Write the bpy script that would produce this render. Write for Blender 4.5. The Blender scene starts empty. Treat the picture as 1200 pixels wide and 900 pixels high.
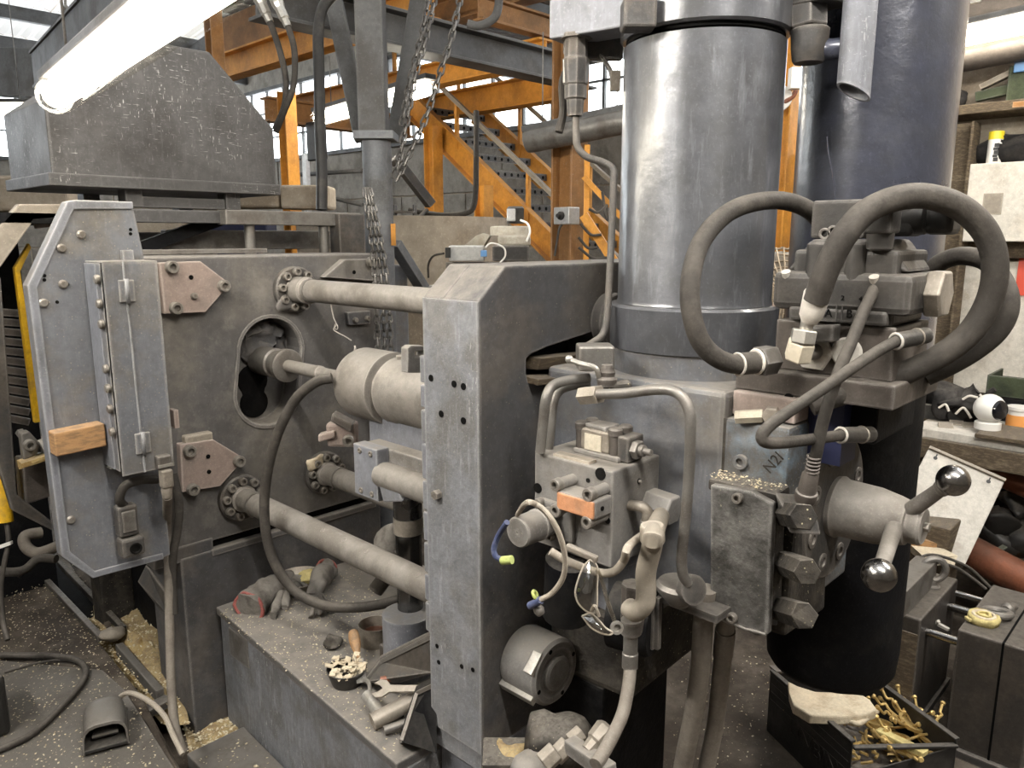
import bpy, bmesh, math, random
from mathutils import Vector, Matrix
random.seed(7)
S = bpy.context.scene
COL = S.collection
# ---------------------------------------------------------------- camera
F = 900.0; PIT = math.radians(10.8); A = math.radians(46.2); EYE = 1.65
cam_d = bpy.data.cameras.new('camera'); cam = bpy.data.objects.new('camera', cam_d); COL.objects.link(cam)
cam.location = (0, 0, EYE); cam.rotation_euler = (math.pi/2 - PIT, 0, -A)
cam_d.sensor_width = 36; cam_d.lens = 27; cam_d.clip_start = .05; cam_d.clip_end = 200
S.camera = cam
# ---------------------------------------------------------------- sky, exposure
w = bpy.data.worlds.new('sky'); S.world = w; w.use_nodes = True
bg = w.node_tree.nodes['Background']; bg.inputs[0].default_value = (.93, .96, 1.0, 1); bg.inputs[1].default_value = 2.6
S.view_settings.view_transform = 'Standard'; S.view_settings.look = 'None'
S.view_settings.exposure = 2.0; S.view_settings.gamma = 1.0; S.view_settings.use_curve_mapping = False
LAMP = 52.0          # strength of the tubes in the added lamps out of frame
# ---------------------------------------------------------------- helpers
CP, SP, CA, SA = math.cos(PIT), math.sin(PIT), math.cos(A), math.sin(A)
def P(px, py, X=None, Y=None, Z=None, d=None):
    """sight line through a picture point, met with a plane of the place (or at a depth in metres)"""
    x = (px-600)/F; y = -(py-450)/F
    f = CP + y*SP; u = -SP + y*CP
    a = Vector((CA*x + SA*f, -SA*x + CA*f, u))
    t = X/a.x if X is not None else Y/a.y if Y is not None else (Z-EYE)/a.z if Z is not None else d
    return Vector((0, 0, EYE)) + a*t
def PL(pts, **k): return [P(x, y, **k) for x, y in pts]
def PD(pts): return [P(x, y, d=d) for x, y, d in pts]
V = Vector
EX, EY, EZ = V((1,0,0)), V((0,1,0)), V((0,0,1))
def frame(axis):
    a = V(axis).normalized(); b = EZ if abs(a.z) < .9 else EX
    u = b.cross(a).normalized(); return u, a.cross(u), a
def spline(pts, n=6):
    pts = [V(p) for p in pts]
    if len(pts) < 3: return pts
    q = [pts[0]*2-pts[1]] + pts + [pts[-1]*2-pts[-2]]; out = []
    for i in range(1, len(q)-2):
        p0, p1, p2, p3 = q[i-1:i+3]
        for k in range(n):
            t = k/n
            out.append(.5*((2*p1)+(p2-p0)*t+(2*p0-5*p1+4*p2-p3)*t*t+(3*p1-p0-3*p2+p3)*t**3))
    return out + [pts[-1]]
class MB:
    def __init__(s): s.v = []; s.f = []; s.s = []; s.soft = False
    def add(s, vs, fs, smooth=False):
        o = len(s.v); s.v += [tuple(v) for v in vs]
        for i, f in enumerate(fs):
            s.f.append([o+k for k in f]); s.s.append(smooth if isinstance(smooth, bool) else smooth[i])
        return s
    def box(s, x0, x1, y0, y1, z0, z1):
        x0, x1 = sorted((x0, x1)); y0, y1 = sorted((y0, y1)); z0, z1 = sorted((z0, z1))
        vs = [(x, y, z) for z in (z0, z1) for x, y in ((x0,y0),(x1,y0),(x1,y1),(x0,y1))]
        return s.add(vs, [(3,2,1,0),(4,5,6,7),(0,1,5,4),(1,2,6,5),(2,3,7,6),(3,0,4,7)])
    def obox(s, c, u, v, w_):
        c, u, v, w_ = V(c), V(u), V(v), V(w_)
        if u.cross(v).dot(w_) < 0: u = -u
        vs = [c+a*u+b*v+e*w_ for e in (-1,1) for a, b in ((-1,-1),(1,-1),(1,1),(-1,1))]
        return s.add(vs, [(3,2,1,0),(4,5,6,7),(0,1,5,4),(1,2,6,5),(2,3,7,6),(3,0,4,7)])
    def bar(s, p, q, w_, h, up=EZ):
        p, q = V(p), V(q); a = (q-p); L = a.length; a.normalize()
        u = a.cross(V(up)).normalized(); v = u.cross(a)
        return s.obox((p+q)/2, a*L/2, u*w_/2, v*h/2)
    def prism(s, pts, vec):
        pts = [V(p) for p in pts]; vec = V(vec); n = len(pts)
        nr = sum(((pts[i]-pts[0]).cross(pts[i+1]-pts[0]) for i in range(1, n-1)), V((0,0,0)))
        if nr.dot(vec) < 0: pts = pts[::-1]
        vs = pts + [p+vec for p in pts]
        return s.add(vs, [list(range(n))[::-1], list(range(n, 2*n))] + [(i,(i+1)%n,(i+1)%n+n,i+n) for i in range(n)])
    def holed(s, outer, holes, vec):
        """flat polygon with holes, given thickness vec (outer and holes are 3-D loops in one plane)"""
        b = bmesh.new(); edges = []
        for loop in [outer]+holes:
            vs = [b.verts.new(V(p)) for p in loop]
            edges += [b.edges.new((vs[i], vs[(i+1)%len(vs)])) for i in range(len(vs))]
        bmesh.ops.triangle_fill(b, use_beauty=True, use_dissolve=False, edges=edges)
        r = bmesh.ops.extrude_face_region(b, geom=b.faces[:])
        for g in r['geom']:
            if isinstance(g, bmesh.types.BMVert): g.co += V(vec)
        bmesh.ops.recalc_face_normals(b, faces=b.faces[:])
        b.verts.index_update()
        s.add([v.co.copy() for v in b.verts], [[v.index for v in f.verts] for f in b.faces]); b.free()
        return s
    def lathe(s, p, axis, prof, n=20, flat=False):
        """prof: list of (distance along axis, radius)"""
        u, v, a = frame(axis); p = V(p); vs = []; fs = []; sm = []
        for t, r in prof:
            r = max(r, 1e-5)
            vs += [p+a*t+(u*math.cos(2*math.pi*k/n)+v*math.sin(2*math.pi*k/n))*r for k in range(n)]
        m = len(prof)
        for i in range(m-1):
            dt = abs(prof[i+1][0]-prof[i][0]); dr = abs(prof[i+1][1]-prof[i][1])
            for k in range(n):
                fs.append((i*n+k, i*n+(k+1)%n, (i+1)*n+(k+1)%n, (i+1)*n+k)); sm.append(not flat and n > 6)
        fs += [list(range(n))[::-1], [(m-1)*n+k for k in range(n)]]; sm += [False, False]
        # split sharp rings: duplicate profile rows give crisp edges through auto sharp edges below
        return s.add(vs, fs, sm)
    def cyl(s, p, q, r, r2=None, n=18):
        p, q = V(p), V(q); L = (q-p).length; r2 = r if r2 is None else r2
        return s.lathe(p, q-p, [(0, r), (L, r2)], n)
    def hexa(s, p, q, r): return s.lathe(p, V(q)-V(p), [(0, r*.93), (.1*r, r), ((V(q)-V(p)).length-.1*r, r), ((V(q)-V(p)).length, r*.93)], 6)
    def tube(s, pts, r, n=10, sub=6, rr=None):
        c = spline(pts, sub) if sub > 1 else [V(p) for p in pts]
        m = len(c); t = [(c[min(i+1, m-1)]-c[max(i-1, 0)]).normalized() for i in range(m)]
        u = frame(t[0])[0]; vs = []
        for i in range(m):
            u = (u - t[i]*u.dot(t[i])).normalized(); v = t[i].cross(u)
            ri = r if rr is None else rr(i/(m-1))
            vs += [c[i]+(u*math.cos(2*math.pi*k/n)+v*math.sin(2*math.pi*k/n))*ri for k in range(n)]
        fs = [(i*n+k, i*n+(k+1)%n, (i+1)*n+(k+1)%n, (i+1)*n+k) for i in range(m-1) for k in range(n)]
        sm = [True]*len(fs)
        fs += [list(range(n))[::-1], [(m-1)*n+k for k in range(n)]]; sm += [False, False]
        return s.add(vs, fs, sm)
    def ball(s, c, r, nu=16, nv=10, sc=(1,1,1)):
        c = V(c)
        prof = [(-r*math.cos(math.pi*i/nv), r*math.sin(math.pi*i/nv)) for i in range(nv+1)]
        o = len(s.v); s.lathe((0,0,0), EZ, prof, nu)
        s.v[o:] = [(c.x+x*sc[0], c.y+y*sc[1], c.z+z*sc[2]) for x, y, z in s.v[o:]]
        return s
    def torus(s, c, axis, R_, r, n=20, m=8, arc=1.0):
        u, v, a = frame(axis); c = V(c)
        if arc < 1:
            return s.tube([c+(u*math.cos(2*math.pi*k/n*arc)+v*math.sin(2*math.pi*k/n*arc))*R_ for k in range(n+1)], r, m, 1)
        vs = []
        for k in range(n):
            d = u*math.cos(2*math.pi*k/n)+v*math.sin(2*math.pi*k/n)
            vs += [c+d*(R_+r*math.cos(2*math.pi*j/m))+a*r*math.sin(2*math.pi*j/m) for j in range(m)]
        return s.add(vs, [(k*m+j, ((k+1)%n)*m+j, ((k+1)%n)*m+(j+1)%m, k*m+(j+1)%m) for k in range(n) for j in range(m)], True)
    def rough(s, amp, seed=1, fr=9.0):
        """push every corner about so that a lumpy thing is not a clean solid"""
        from mathutils import noise
        s.soft = True
        s.v = [tuple(V(p)+noise.noise_vector(V(p)*fr+V((seed*7.1,0,0)))*amp) for p in s.v]
        return s
    def mesh(s, name, origin):
        me = bpy.data.meshes.new(name)
        me.from_pydata([(x-origin.x, y-origin.y, z-origin.z) for x, y, z in s.v], [], s.f)
        me.polygons.foreach_set('use_smooth', s.s)
        b = bmesh.new(); b.from_mesh(me)
        if len(s.f) < 60000:
            bmesh.ops.recalc_face_normals(b, faces=b.faces[:])
        for e in (() if s.soft else b.edges):
            if len(e.link_faces) == 2 and e.calc_face_angle(0) > .6: e.smooth = False
        b.to_mesh(me); b.free(); me.update()
        return me
    def build(s, name, m, parent=None, bevel=0.0, seg=2, kind=None):
        xs, ys, zs = zip(*s.v)
        o = V(((min(xs)+max(xs))/2, (min(ys)+max(ys))/2, min(zs)))
        me = s.mesh(name, o); me.materials.append(m)
        ob = bpy.data.objects.new(name, me); COL.objects.link(ob)
        W[ob.name] = o
        ob.location = o - (W[parent.name] if parent else V((0,0,0)))
        if parent: ob.parent = parent
        if bevel:
            md = ob.modifiers.new('bevel', 'BEVEL'); md.width = bevel; md.segments = seg; md.limit_method = 'ANGLE'; md.angle_limit = .6
        if kind: ob['kind'] = kind
        return ob
W = {}
def letters(parent, name, text, size, pos, ux, uy, m, extrude=.0008):
    cu = bpy.data.curves.new(name, 'FONT'); cu.body = text; cu.size = size; cu.extrude = extrude
    tmp = bpy.data.objects.new('tmp_text', cu); COL.objects.link(tmp)
    me = bpy.data.meshes.new_from_object(tmp.evaluated_get(bpy.context.evaluated_depsgraph_get()))
    bpy.data.objects.remove(tmp); bpy.data.curves.remove(cu)
    me.materials.clear(); me.materials.append(m)
    o = bpy.data.objects.new(name, me); COL.objects.link(o); o.parent = parent; o.location = V(pos)-W[parent.name]
    ux = V(ux).normalized(); uz = ux.cross(V(uy)).normalized(); uy = uz.cross(ux)
    o.rotation_euler = Matrix((ux, uy, uz)).transposed().to_euler()
    return o
def tag(o, label, cat, group=None):
    o['label'] = label; o['category'] = cat
    if group: o['group'] = group
    return o
def thing(name, label, cat, loc, group=None):
    o = bpy.data.objects.new(name, None); COL.objects.link(o); o.location = V(loc); W[o.name] = V(loc)
    o.empty_display_size = .05
    return tag(o, label, cat, group)
def part_label(o, t): o['label'] = t; return o
SH = {}
def shared(name, key, maker, m, parent, pos, axis=EZ, spin=0.0):
    """alike small pieces: one mesh, many objects (bolts, studs, links)"""
    k = (key, m.name)
    if k not in SH:
        me = maker().mesh(name, V((0,0,0))); me.materials.append(m); SH[k] = me
    ob = bpy.data.objects.new(name, SH[k]); COL.objects.link(ob)
    u, v, a = frame(axis)
    M = Matrix((u, v, a)).transposed() @ Matrix.Rotation(spin, 3, 'Z')
    ob.rotation_euler = M.to_euler()
    pos = V(pos); W[ob.name] = pos
    ob.location = pos - (W[parent.name] if parent else V((0,0,0)))
    if parent: ob.parent = parent
    return ob
def bolt(parent, pos, axis, r=.012, h=None, m=None, name='bolt'):
    h = h or r*1.1
    return shared(name, ('bolt', round(r,4), round(h,4)), lambda: MB().lathe((0,0,0), EZ, [(-.002, r), (h*.85, r), (h, r*.9), (h, r*.55), (h*.35, r*.5), (h*.35, 0)], 14), m or M['bolt'], parent, pos, axis)
def hexbolt(parent, pos, axis, r=.012, h=None, m=None, name='bolt'):
    h = h or r*.9
    return shared(name, ('hex', round(r,4), round(h,4)), lambda: MB().hexa((0,0,-.002), (0,0,h), r), m or M['bolt'], parent, pos, axis)
def stud(parent, pos, axis, r=.008, h=.006, m=None, name='stud'):
    return shared(name, ('stud', round(r,4), round(h,4)), lambda: MB().lathe((0,0,0), EZ, [(-.002, r), (h*.5, r), (h, r*.7)], 12), m or M['bolt'], parent, pos, axis)
def hole(parent, pos, axis, r=.008):
    """a drilled hole drawn as a flat black disc, its darkness painted"""
    return shared('bolt_hole', ('hole', round(r,4)), lambda: MB().lathe((0,0,0), EZ, [(-.004, r), (.0008, r), (.0008, 0)], 12), M['pit'], parent, pos, axis)
def copy_tree(root, loc, label=None, rotz=0.0):
    r = root.copy(); COL.objects.link(r); r.location = V(loc); r.rotation_euler.z += rotz; W[r.name] = V(loc)
    if label: r['label'] = label
    for ch in list(root.children):
        c = ch.copy(); COL.objects.link(c); c.parent = r
        for g in ch.children:
            d = g.copy(); COL.objects.link(d); d.parent = c
    return r
# ---------------------------------------------------------------- materials
M = {}
def nod(nt, t, **k):
    n = nt.nodes.new(t)
    for a, b in k.items(): setattr(n, a, b)
    return n
def grime(name, c, c2, rough=.55, metal=0.0, scale=4.0, amount=.5, dust=0.0, dustc=(.25,.226,.197), bump=.25, bscale=60.0, speck=0.0, streak=0.0, coat=0.0, scratch=0.0, stretch=None, edge=None):
    m = bpy.data.materials.new(name); m.use_nodes = True; nt = m.node_tree; L = nt.links.new
    b = nt.nodes['Principled BSDF']
    geo = nod(nt, 'ShaderNodeNewGeometry'); pos = geo.outputs['Position']
    if stretch:
        mp = nod(nt, 'ShaderNodeMapping'); mp.inputs['Scale'].default_value = stretch; L(pos, mp.inputs[0]); pos = mp.outputs[0]
    def noise(sc, det=6, rg=.6, vec=None):
        n = nod(nt, 'ShaderNodeTexNoise'); n.inputs['Scale'].default_value = sc; n.inputs['Detail'].default_value = det; n.inputs['Roughness'].default_value = rg
        L(vec or pos, n.inputs['Vector']); return n.outputs['Fac']
    def ramp(x, a, bb):
        r = nod(nt, 'ShaderNodeMapRange'); r.inputs[1].default_value = a; r.inputs[2].default_value = bb; L(x, r.inputs[0]); return r.outputs[0]
    def mix(fac, a, bb):
        x = nod(nt, 'ShaderNodeMix', data_type='RGBA')
        if isinstance(fac, float): x.inputs[0].default_value = fac
        else: L(fac, x.inputs[0])
        for i, q in ((6, a), (7, bb)):
            if isinstance(q, tuple): x.inputs[i].default_value = (*q, 1)
            else: L(q, x.inputs[i])
        return x.outputs[2]
    def mul(a, k):
        x = nod(nt, 'ShaderNodeMath', operation='MULTIPLY'); L(a, x.inputs[0])
        if isinstance(k, float): x.inputs[1].default_value = k
        else: L(k, x.inputs[1])
        return x.outputs[0]
    n1 = noise(scale); n2 = noise(scale*7, 4, .65)
    f = ramp(n1, .62-.3*amount, .72-.22*amount)
    col = mix(f, c, c2)
    f2 = ramp(n2, .35, .75)
    col = mix(mul(f2, .5), col, tuple(x*.5 for x in c))
    n3 = noise(scale*26, 3, .7); col = mix(mul(ramp(n3, .56, .74), .4), col, tuple(min(1, x*1.7+.015) for x in c))
    n4 = noise(scale*.45, 5, .7); col = mix(mul(ramp(n4, .50, .66), .38), col, tuple(x*.55 for x in c2))
    if streak:
        mp = nod(nt, 'ShaderNodeMapping'); mp.inputs['Scale'].default_value = (1, 1, .16); L(geo.outputs['Position'], mp.inputs[0])
        ns = noise(46, 5, .7, mp.outputs[0]); col = mix(mul(ramp(ns, .55, .8), streak), col, tuple(min(1, x*2.1+.03) for x in c))
    if scratch:
        mp = nod(nt, 'ShaderNodeMapping'); mp.inputs['Scale'].default_value = (1, 6, 9); mp.inputs['Rotation'].default_value = (.3, .5, .2); L(geo.outputs['Position'], mp.inputs[0])
        m2 = nod(nt, 'ShaderNodeMapping'); m2.inputs['Scale'].default_value = (7, 7, 1.6); m2.inputs['Rotation'].default_value = (.5, .9, .4); L(geo.outputs['Position'], m2.inputs[0])
        mx_ = nod(nt, 'ShaderNodeMath', operation='MAXIMUM'); L(noise(26, 3, .6, mp.outputs[0]), mx_.inputs[0]); L(noise(20, 3, .6, m2.outputs[0]), mx_.inputs[1])
        ns = mx_.outputs[0]; nb = noise(2.2, 4)
        col = mix(mul(mul(ramp(ns, .64, .70), ramp(nb, .45, .62)), scratch), col, (.55, .54, .52))
    if speck:
        v = nod(nt, 'ShaderNodeTexVoronoi'); v.inputs['Scale'].default_value = 110; L(geo.outputs['Position'], v.inputs['Vector'])
        r = nod(nt, 'ShaderNodeMapRange'); r.inputs[1].default_value = .10; r.inputs[2].default_value = .22; r.inputs[3].default_value = 1; r.inputs[4].default_value = 0; L(v.outputs['Distance'], r.inputs[0])
        sc_ = nod(nt, 'ShaderNodeSeparateColor'); L(v.outputs['Color'], sc_.inputs[0])
        col = mix(mul(mul(mul(r.outputs[0], ramp(sc_.outputs[0], .62, .66)), ramp(n2, .40, .62)), speck), col, (.62, .55, .36))
    n5 = noise(2.6, 7, .72); col = mix(mul(ramp(n5, .54, .68), .42), col, tuple(min(1, x*1.75+.02) for x in c2))
    if edge is None: edge = .85 if (not coat and max(c) < .34 and bump) else 0
    if edge:  # edges lightened: wear and dust, plus painted edge highlights
        bv = nod(nt, 'ShaderNodeBevel'); bv.samples = 3; bv.inputs['Radius'].default_value = .011
        dt = nod(nt, 'ShaderNodeVectorMath', operation='DOT_PRODUCT'); L(bv.outputs[0], dt.inputs[0]); L(geo.outputs['Normal'], dt.inputs[1])
        er = nod(nt, 'ShaderNodeMapRange'); er.inputs[1].default_value = .99; er.inputs[2].default_value = .88; L(dt.outputs['Value'], er.inputs[0])
        col = mix(mul(mul(er.outputs[0], ramp(n2, .25, .6)), edge), col, tuple(min(1, x*1.9+.10) for x in c2))
    if dust:
        sx = nod(nt, 'ShaderNodeSeparateXYZ'); L(geo.outputs['Normal'], sx.inputs[0])
        d = mul(mul(ramp(sx.outputs[2], .35, .9), ramp(n2, .2, .6)), dust)
        col = mix(d, col, dustc)
    L(col, b.inputs['Base Color'])
    rr = nod(nt, 'ShaderNodeMapRange'); rr.inputs[3].default_value = max(.05, rough-.12); rr.inputs[4].default_value = min(1, rough+.22); L(n1, rr.inputs[0]); L(rr.outputs[0], b.inputs['Roughness'])
    b.inputs['Metallic'].default_value = metal
    b.inputs['Specular IOR Level'].default_value = .5 if coat else (.32 if rough < .5 else .2 if max(c) > .06 else .07)
    if coat: b.inputs['Coat Weight'].default_value = coat; b.inputs['Coat Roughness'].default_value = .18
    if bump:
        bp = nod(nt, 'ShaderNodeBump'); bp.inputs['Strength'].default_value = bump; bp.inputs['Distance'].default_value = .006
        nb = noise(bscale, 5, .6); L(nb, bp.inputs['Height']); L(bp.outputs[0], b.inputs['Normal'])
        if coat: L(bp.outputs[0], b.inputs['Coat Normal'])
    M[name] = m; return m
def plain(name, c, rough=.5, metal=0.0, emit=0.0, trans=0.0, alpha=1.0):
    m = bpy.data.materials.new(name); m.use_nodes = True; b = m.node_tree.nodes['Principled BSDF']
    b.inputs['Base Color'].default_value = (*c, 1); b.inputs['Roughness'].default_value = rough; b.inputs['Metallic'].default_value = metal
    if emit: b.inputs['Emission Color'].default_value = (*c, 1); b.inputs['Emission Strength'].default_value = emit
    if trans: b.inputs['Transmission Weight'].default_value = trans
    b.inputs['Alpha'].default_value = alpha
    M[name] = m; return m
BR = (.075, .066, .055)
grime('paint', (.15,.155,.17), (.155,.142,.126), .46, 0, 5, .5, .8, speck=.5, streak=.25, bump=.3)
grime('paint_clean', (.185,.19,.212), (.13,.13,.135), .42, 0, 5, .4, .6, streak=.3, scratch=.5, bump=.15)
grime('paint_worn', (.215,.22,.235), (.15,.145,.14), .5, .15, 7, .5, .5, streak=.5, scratch=.9, speck=.2, bump=.3)
grime('face', (.115,.109,.107), (.165,.15,.133), .6, .1, 3, .5, .8, speck=.15, streak=.15, bump=.3, bscale=45)
grime('face_dark', (.080,.079,.082), (.112,.10,.09), .5, .05, 4, .5, .7, speck=.25, bump=.3)
grime('greasy', (.034,.031,.028), (.072,.063,.052), .62, 0, 12, .5, .5, speck=.8, bump=.9, bscale=35, edge=0)
grime('cylinder_paint', (.112,.115,.128), (.075,.075,.078), .30, .25, 5, .6, .3, streak=.5, coat=.5, bump=.22, bscale=18)
grime('tank_paint', (.047,.051,.072), (.045,.047,.056), .25, .2, 4, .4, 0, coat=.7, bump=.30, bscale=20)
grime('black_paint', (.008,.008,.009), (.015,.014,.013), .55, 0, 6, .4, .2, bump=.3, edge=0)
grime('hood', (.088,.085,.084), (.062,.058,.056), .45, .25, 4, .5, .35, scratch=.7, streak=.3, bump=.1)
grime('steel_dark', (.075,.072,.07), (.11,.095,.08), .5, .35, 8, .5, .6, bump=.25)
grime('steel', (.20,.19,.175), (.13,.115,.10), .42, .5, 10, .5, .5, speck=.2, bump=.2)
grime('bar_tan', (.265,.245,.222), (.17,.152,.132), .5, .25, 8, .5, .35, speck=.15, bump=.15)
grime('bolt', (.24,.225,.20), (.15,.13,.11), .4, .5, 20, .5, .5, bump=.15)
grime('chrome', (.32,.31,.30), (.22,.21,.20), .16, 1, 9, .5, 0, bump=.05)
grime('bright', (.55,.53,.49), (.40,.37,.32), .3, .7, 14, .5, .2, bump=.1)
grime('chrome_black', (.20,.20,.20), (.12,.12,.12), .2, 1, 9, .5, 0, bump=.05, streak=.5)
grime('pit', (.004,.004,.004), (.008,.007,.006), .8, 0, 9, .5, 0, bump=.2, edge=0)  # near black; holds the painted darkness of holes and bores
grime('rubber', (.05,.045,.040), (.078,.069,.06), .5, 0, 9, .5, .3, bump=.25, bscale=120, edge=0)
grime('rubber_dusty', (.21,.185,.155), (.145,.125,.105), .65, 0, 9, .5, .5, bump=.25, bscale=120, edge=0)
grime('plastic_black', (.020,.019,.018), (.045,.04,.035), .45, 0, 9, .4, .35, bump=.15, edge=0)
grime('valve_black', (.04,.037,.034), (.062,.055,.048), .45, .1, 12, .5, .45, bump=.25)
grime('manifold', (.215,.205,.195), (.145,.132,.117), .55, .1, 8, .5, .85, speck=.35, bump=.25)
grime('manifold_brown', (.10,.085,.074), (.07,.06,.052), .5, .25, 8, .5, .6, bump=.25)
grime('orange_valve', (.52,.235,.115), (.36,.20,.12), .5, 0, 16, .35, .8, bump=.2)
grime('pink', (.30,.235,.205), (.25,.205,.18), .55, 0, 7, .5, .5, bump=.12)
grime('wood', (.42,.24,.11), (.26,.16,.085), .7, 0, 9, .5, .3, bump=.5, stretch=(3,3,14))
grime('wood_dark', (.10,.075,.052), (.18,.14,.09), .8, 0, 14, .5, .4, bump=1.0, stretch=(1,3,10), speck=.3, edge=0)
grime('orange', (.60,.27,.045), (.38,.17,.04), .5, 0, 3, .45, .3, bump=.1, streak=.2)
grime('orange_brown', (.30,.15,.055), (.20,.11,.05), .6, 0, 3, .5, .3, bump=.2, scratch=.3)
grime('yellow', (.72,.42,.02), (.45,.28,.05), .5, 0, 12, .45, .3, bump=.2)
grime('beam_grey', (.115,.115,.115), (.08,.075,.07), .55, .1, 4, .5, .3, bump=.15)
grime('post_grey', (.155,.16,.17), (.11,.108,.105), .5, .1, 5, .5, .3, bump=.25, streak=.25)
grime('concrete', (.30,.275,.24), (.18,.16,.135), .85, 0, 2.2, .5, .3, bump=.5, bscale=30, edge=0)
grime('plaster', (.42,.36,.285), (.25,.20,.145), .85, 0, 2.5, .45, .2, bump=.4, bscale=24, edge=0)
grime('white_board', (.58,.545,.48), (.44,.39,.32), .6, 0, 5, .35, 0, bump=.1, scratch=.0)
grime('white_dirty', (.52,.49,.44), (.45,.41,.36), .6, 0, 9, .4, 0, bump=.15)
grime('floor', (.058,.047,.038), (.125,.106,.086), .62, 0, 3.2, .5, 0, bump=.5, bscale=28, speck=.5, edge=0)
grime('floor_plate', (.125,.115,.103), (.085,.075,.065), .5, .3, 3, .5, .3, speck=.6, bump=.3)
grime('tan_box', (.28,.245,.20), (.25,.215,.17), .6, 0, 5, .5, .3, bump=.15)
grime('flakes', (.62,.55,.40), (.46,.37,.22), .7, 0, 40, .5, 0, bump=0, edge=0)
grime('shavings', (.45,.33,.14), (.25,.16,.06), .75, 0, 24, .5, .4, bump=1.0, bscale=90, edge=0)
grime('glove_grey', (.20,.185,.165), (.10,.09,.08), .85, 0, 16, .5, .3, bump=.6, edge=0)
grime('red_trim', (.24,.07,.06), (.25,.06,.05), .8, 0, 16, .4, .2, bump=.3)
grime('tin', (.35,.31,.26), (.22,.19,.155), .45, .4, 9, .5, .5, bump=.15)
grime('resin', (.58,.49,.22), (.42,.34,.15), .6, 0, 30, .4, 0, bump=.8)
grime('cream', (.60,.52,.39), (.47,.38,.27), .75, 0, 14, .4, 0, bump=.6)
grime('gold', (.62,.44,.17), (.42,.29,.12), .35, .5, 20, .5, 0, bump=.1)
grime('copper', (.24,.085,.045), (.12,.05,.03), .4, .3, 5, .5, .1, bump=.15, stretch=(1,1,1))
grime('lightblue', (.19,.27,.345), (.12,.11,.10), .55, 0, 11, .95, .9, speck=.7, bump=.6, bscale=30)
grime('green', (.05,.06,.035), (.03,.035,.025), .55, 0, 9, .4, .3, bump=.1)
grime('cloth_black', (.018,.017,.017), (.035,.032,.03), .8, 0, 10, .5, .2, bump=.6, bscale=20, edge=0)
grime('motor_cream', (.44,.41,.35), (.34,.30,.24), .6, 0, 9, .4, .3, bump=.1)
grime('alu', (.50,.50,.49), (.38,.37,.36), .4, .5, 9, .4, .2, bump=.1)
grime('roof_sheet', (.55,.55,.54), (.42,.41,.39), .7, 0, 2, .4, 0, bump=.1, edge=0)
grime('mould_steel', (.062,.055,.049), (.085,.072,.06), .5, .3, 7, .5, .4, bump=.2)
grime('cover_grime', (.075,.071,.065), (.15,.142,.132), .55, .1, 14, .5, .4, speck=.4, bump=.9, bscale=38)
grime('cable_white', (.42,.41,.39), (.30,.28,.25), .5, 0, 20, .4, .2, bump=.05, edge=0)
grime('cable_blue', (.06,.075,.15), (.16,.16,.2), .5, 0, 20, .4, .2, bump=.05, edge=0)
grime('tip_green', (.40,.45,.13), (.32,.36,.14), .5, 0, 20, .4, .2, bump=.05)
grime('chain', (.16,.152,.142), (.08,.074,.068), .4, .6, 20, .5, .3, bump=.1, edge=0)
grime('wire_mesh', (.42,.34,.25), (.30,.24,.17), .5, .3, 20, .5, 0, bump=0, edge=0)
grime('brick', (.42,.21,.12), (.30,.20,.15), .85, 0, 12, .5, .2, bump=.4)
grime('label_paper', (.55,.50,.40), (.40,.35,.27), .7, 0, 30, .5, .3, bump=.1)
plain('white', (.68,.66,.62), .35); plain('lens_black', (.008,.008,.01), .12); plain('red', (.55,.06,.03), .5)
plain('orange_label', (.70,.30,.08), .6); plain('ink', (.03,.03,.03), .6); plain('yellow_cap', (.75,.60,.03), .4)
plain('blue_plastic', (.10,.22,.42), .4); plain('blue_deep', (.012,.015,.05), .5)
plain('tube_fill', (1.0,.97,.925), .5, 0, LAMP); plain('tube_dim', (1.0,.93,.80), .5, 0, 9.0)
def glassy(name, tint, mixf):
    m = bpy.data.materials.new(name); m.use_nodes = True; nt = m.node_tree; nt.nodes.clear()
    t = nod(nt, 'ShaderNodeBsdfTransparent'); t.inputs[0].default_value = (*tint, 1)
    g = nod(nt, 'ShaderNodeBsdfGlossy'); g.inputs['Roughness'].default_value = .08
    x = nod(nt, 'ShaderNodeMixShader'); x.inputs[0].default_value = mixf; o = nod(nt, 'ShaderNodeOutputMaterial')
    nt.links.new(t.outputs[0], x.inputs[1]); nt.links.new(g.outputs[0], x.inputs[2]); nt.links.new(x.outputs[0], o.inputs[0])
    M[name] = m
glassy('glass', (.95,.97,.97), .08); glassy('lens_clear', (.86,.84,.78), .34); glassy('lamp_cover', (.97,.96,.93), .05)
# ================================================================ the place: floor, walls, roof
def struct(o, label=None):
    o['kind'] = 'structure'
    if label: o['label'] = label
    return o
FL = -.2                                                     # lower shop floor around the machine; the left floor is raised to 0
struct(MB().box(-6.2, 8.9, -5.7, 17.8, FL-.2, FL).build('floor', M['floor']), 'oily dark concrete shop floor strewn with yellow chips')
pl = PL([(236,945),(165,812),(112,746),(42,664),(-20,610),(-330,600),(-500,980)], Z=-.015)
struct(MB().prism(pl, (0,0,-.19)).build('floor_step', M['floor'], bevel=.01), 'raised dark floor left of the machine pit')
MB_ = MB().prism(PL([(212,912),(146,808),(120,785),(-60,768),(-260,930)], Z=0), (0,0,-.014)).build('floor_sheet', M['floor_plate'], bevel=.003)
tag(MB_, 'grey steel checker sheet lying on the floor under the foot pedal', 'floor plate')

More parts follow.
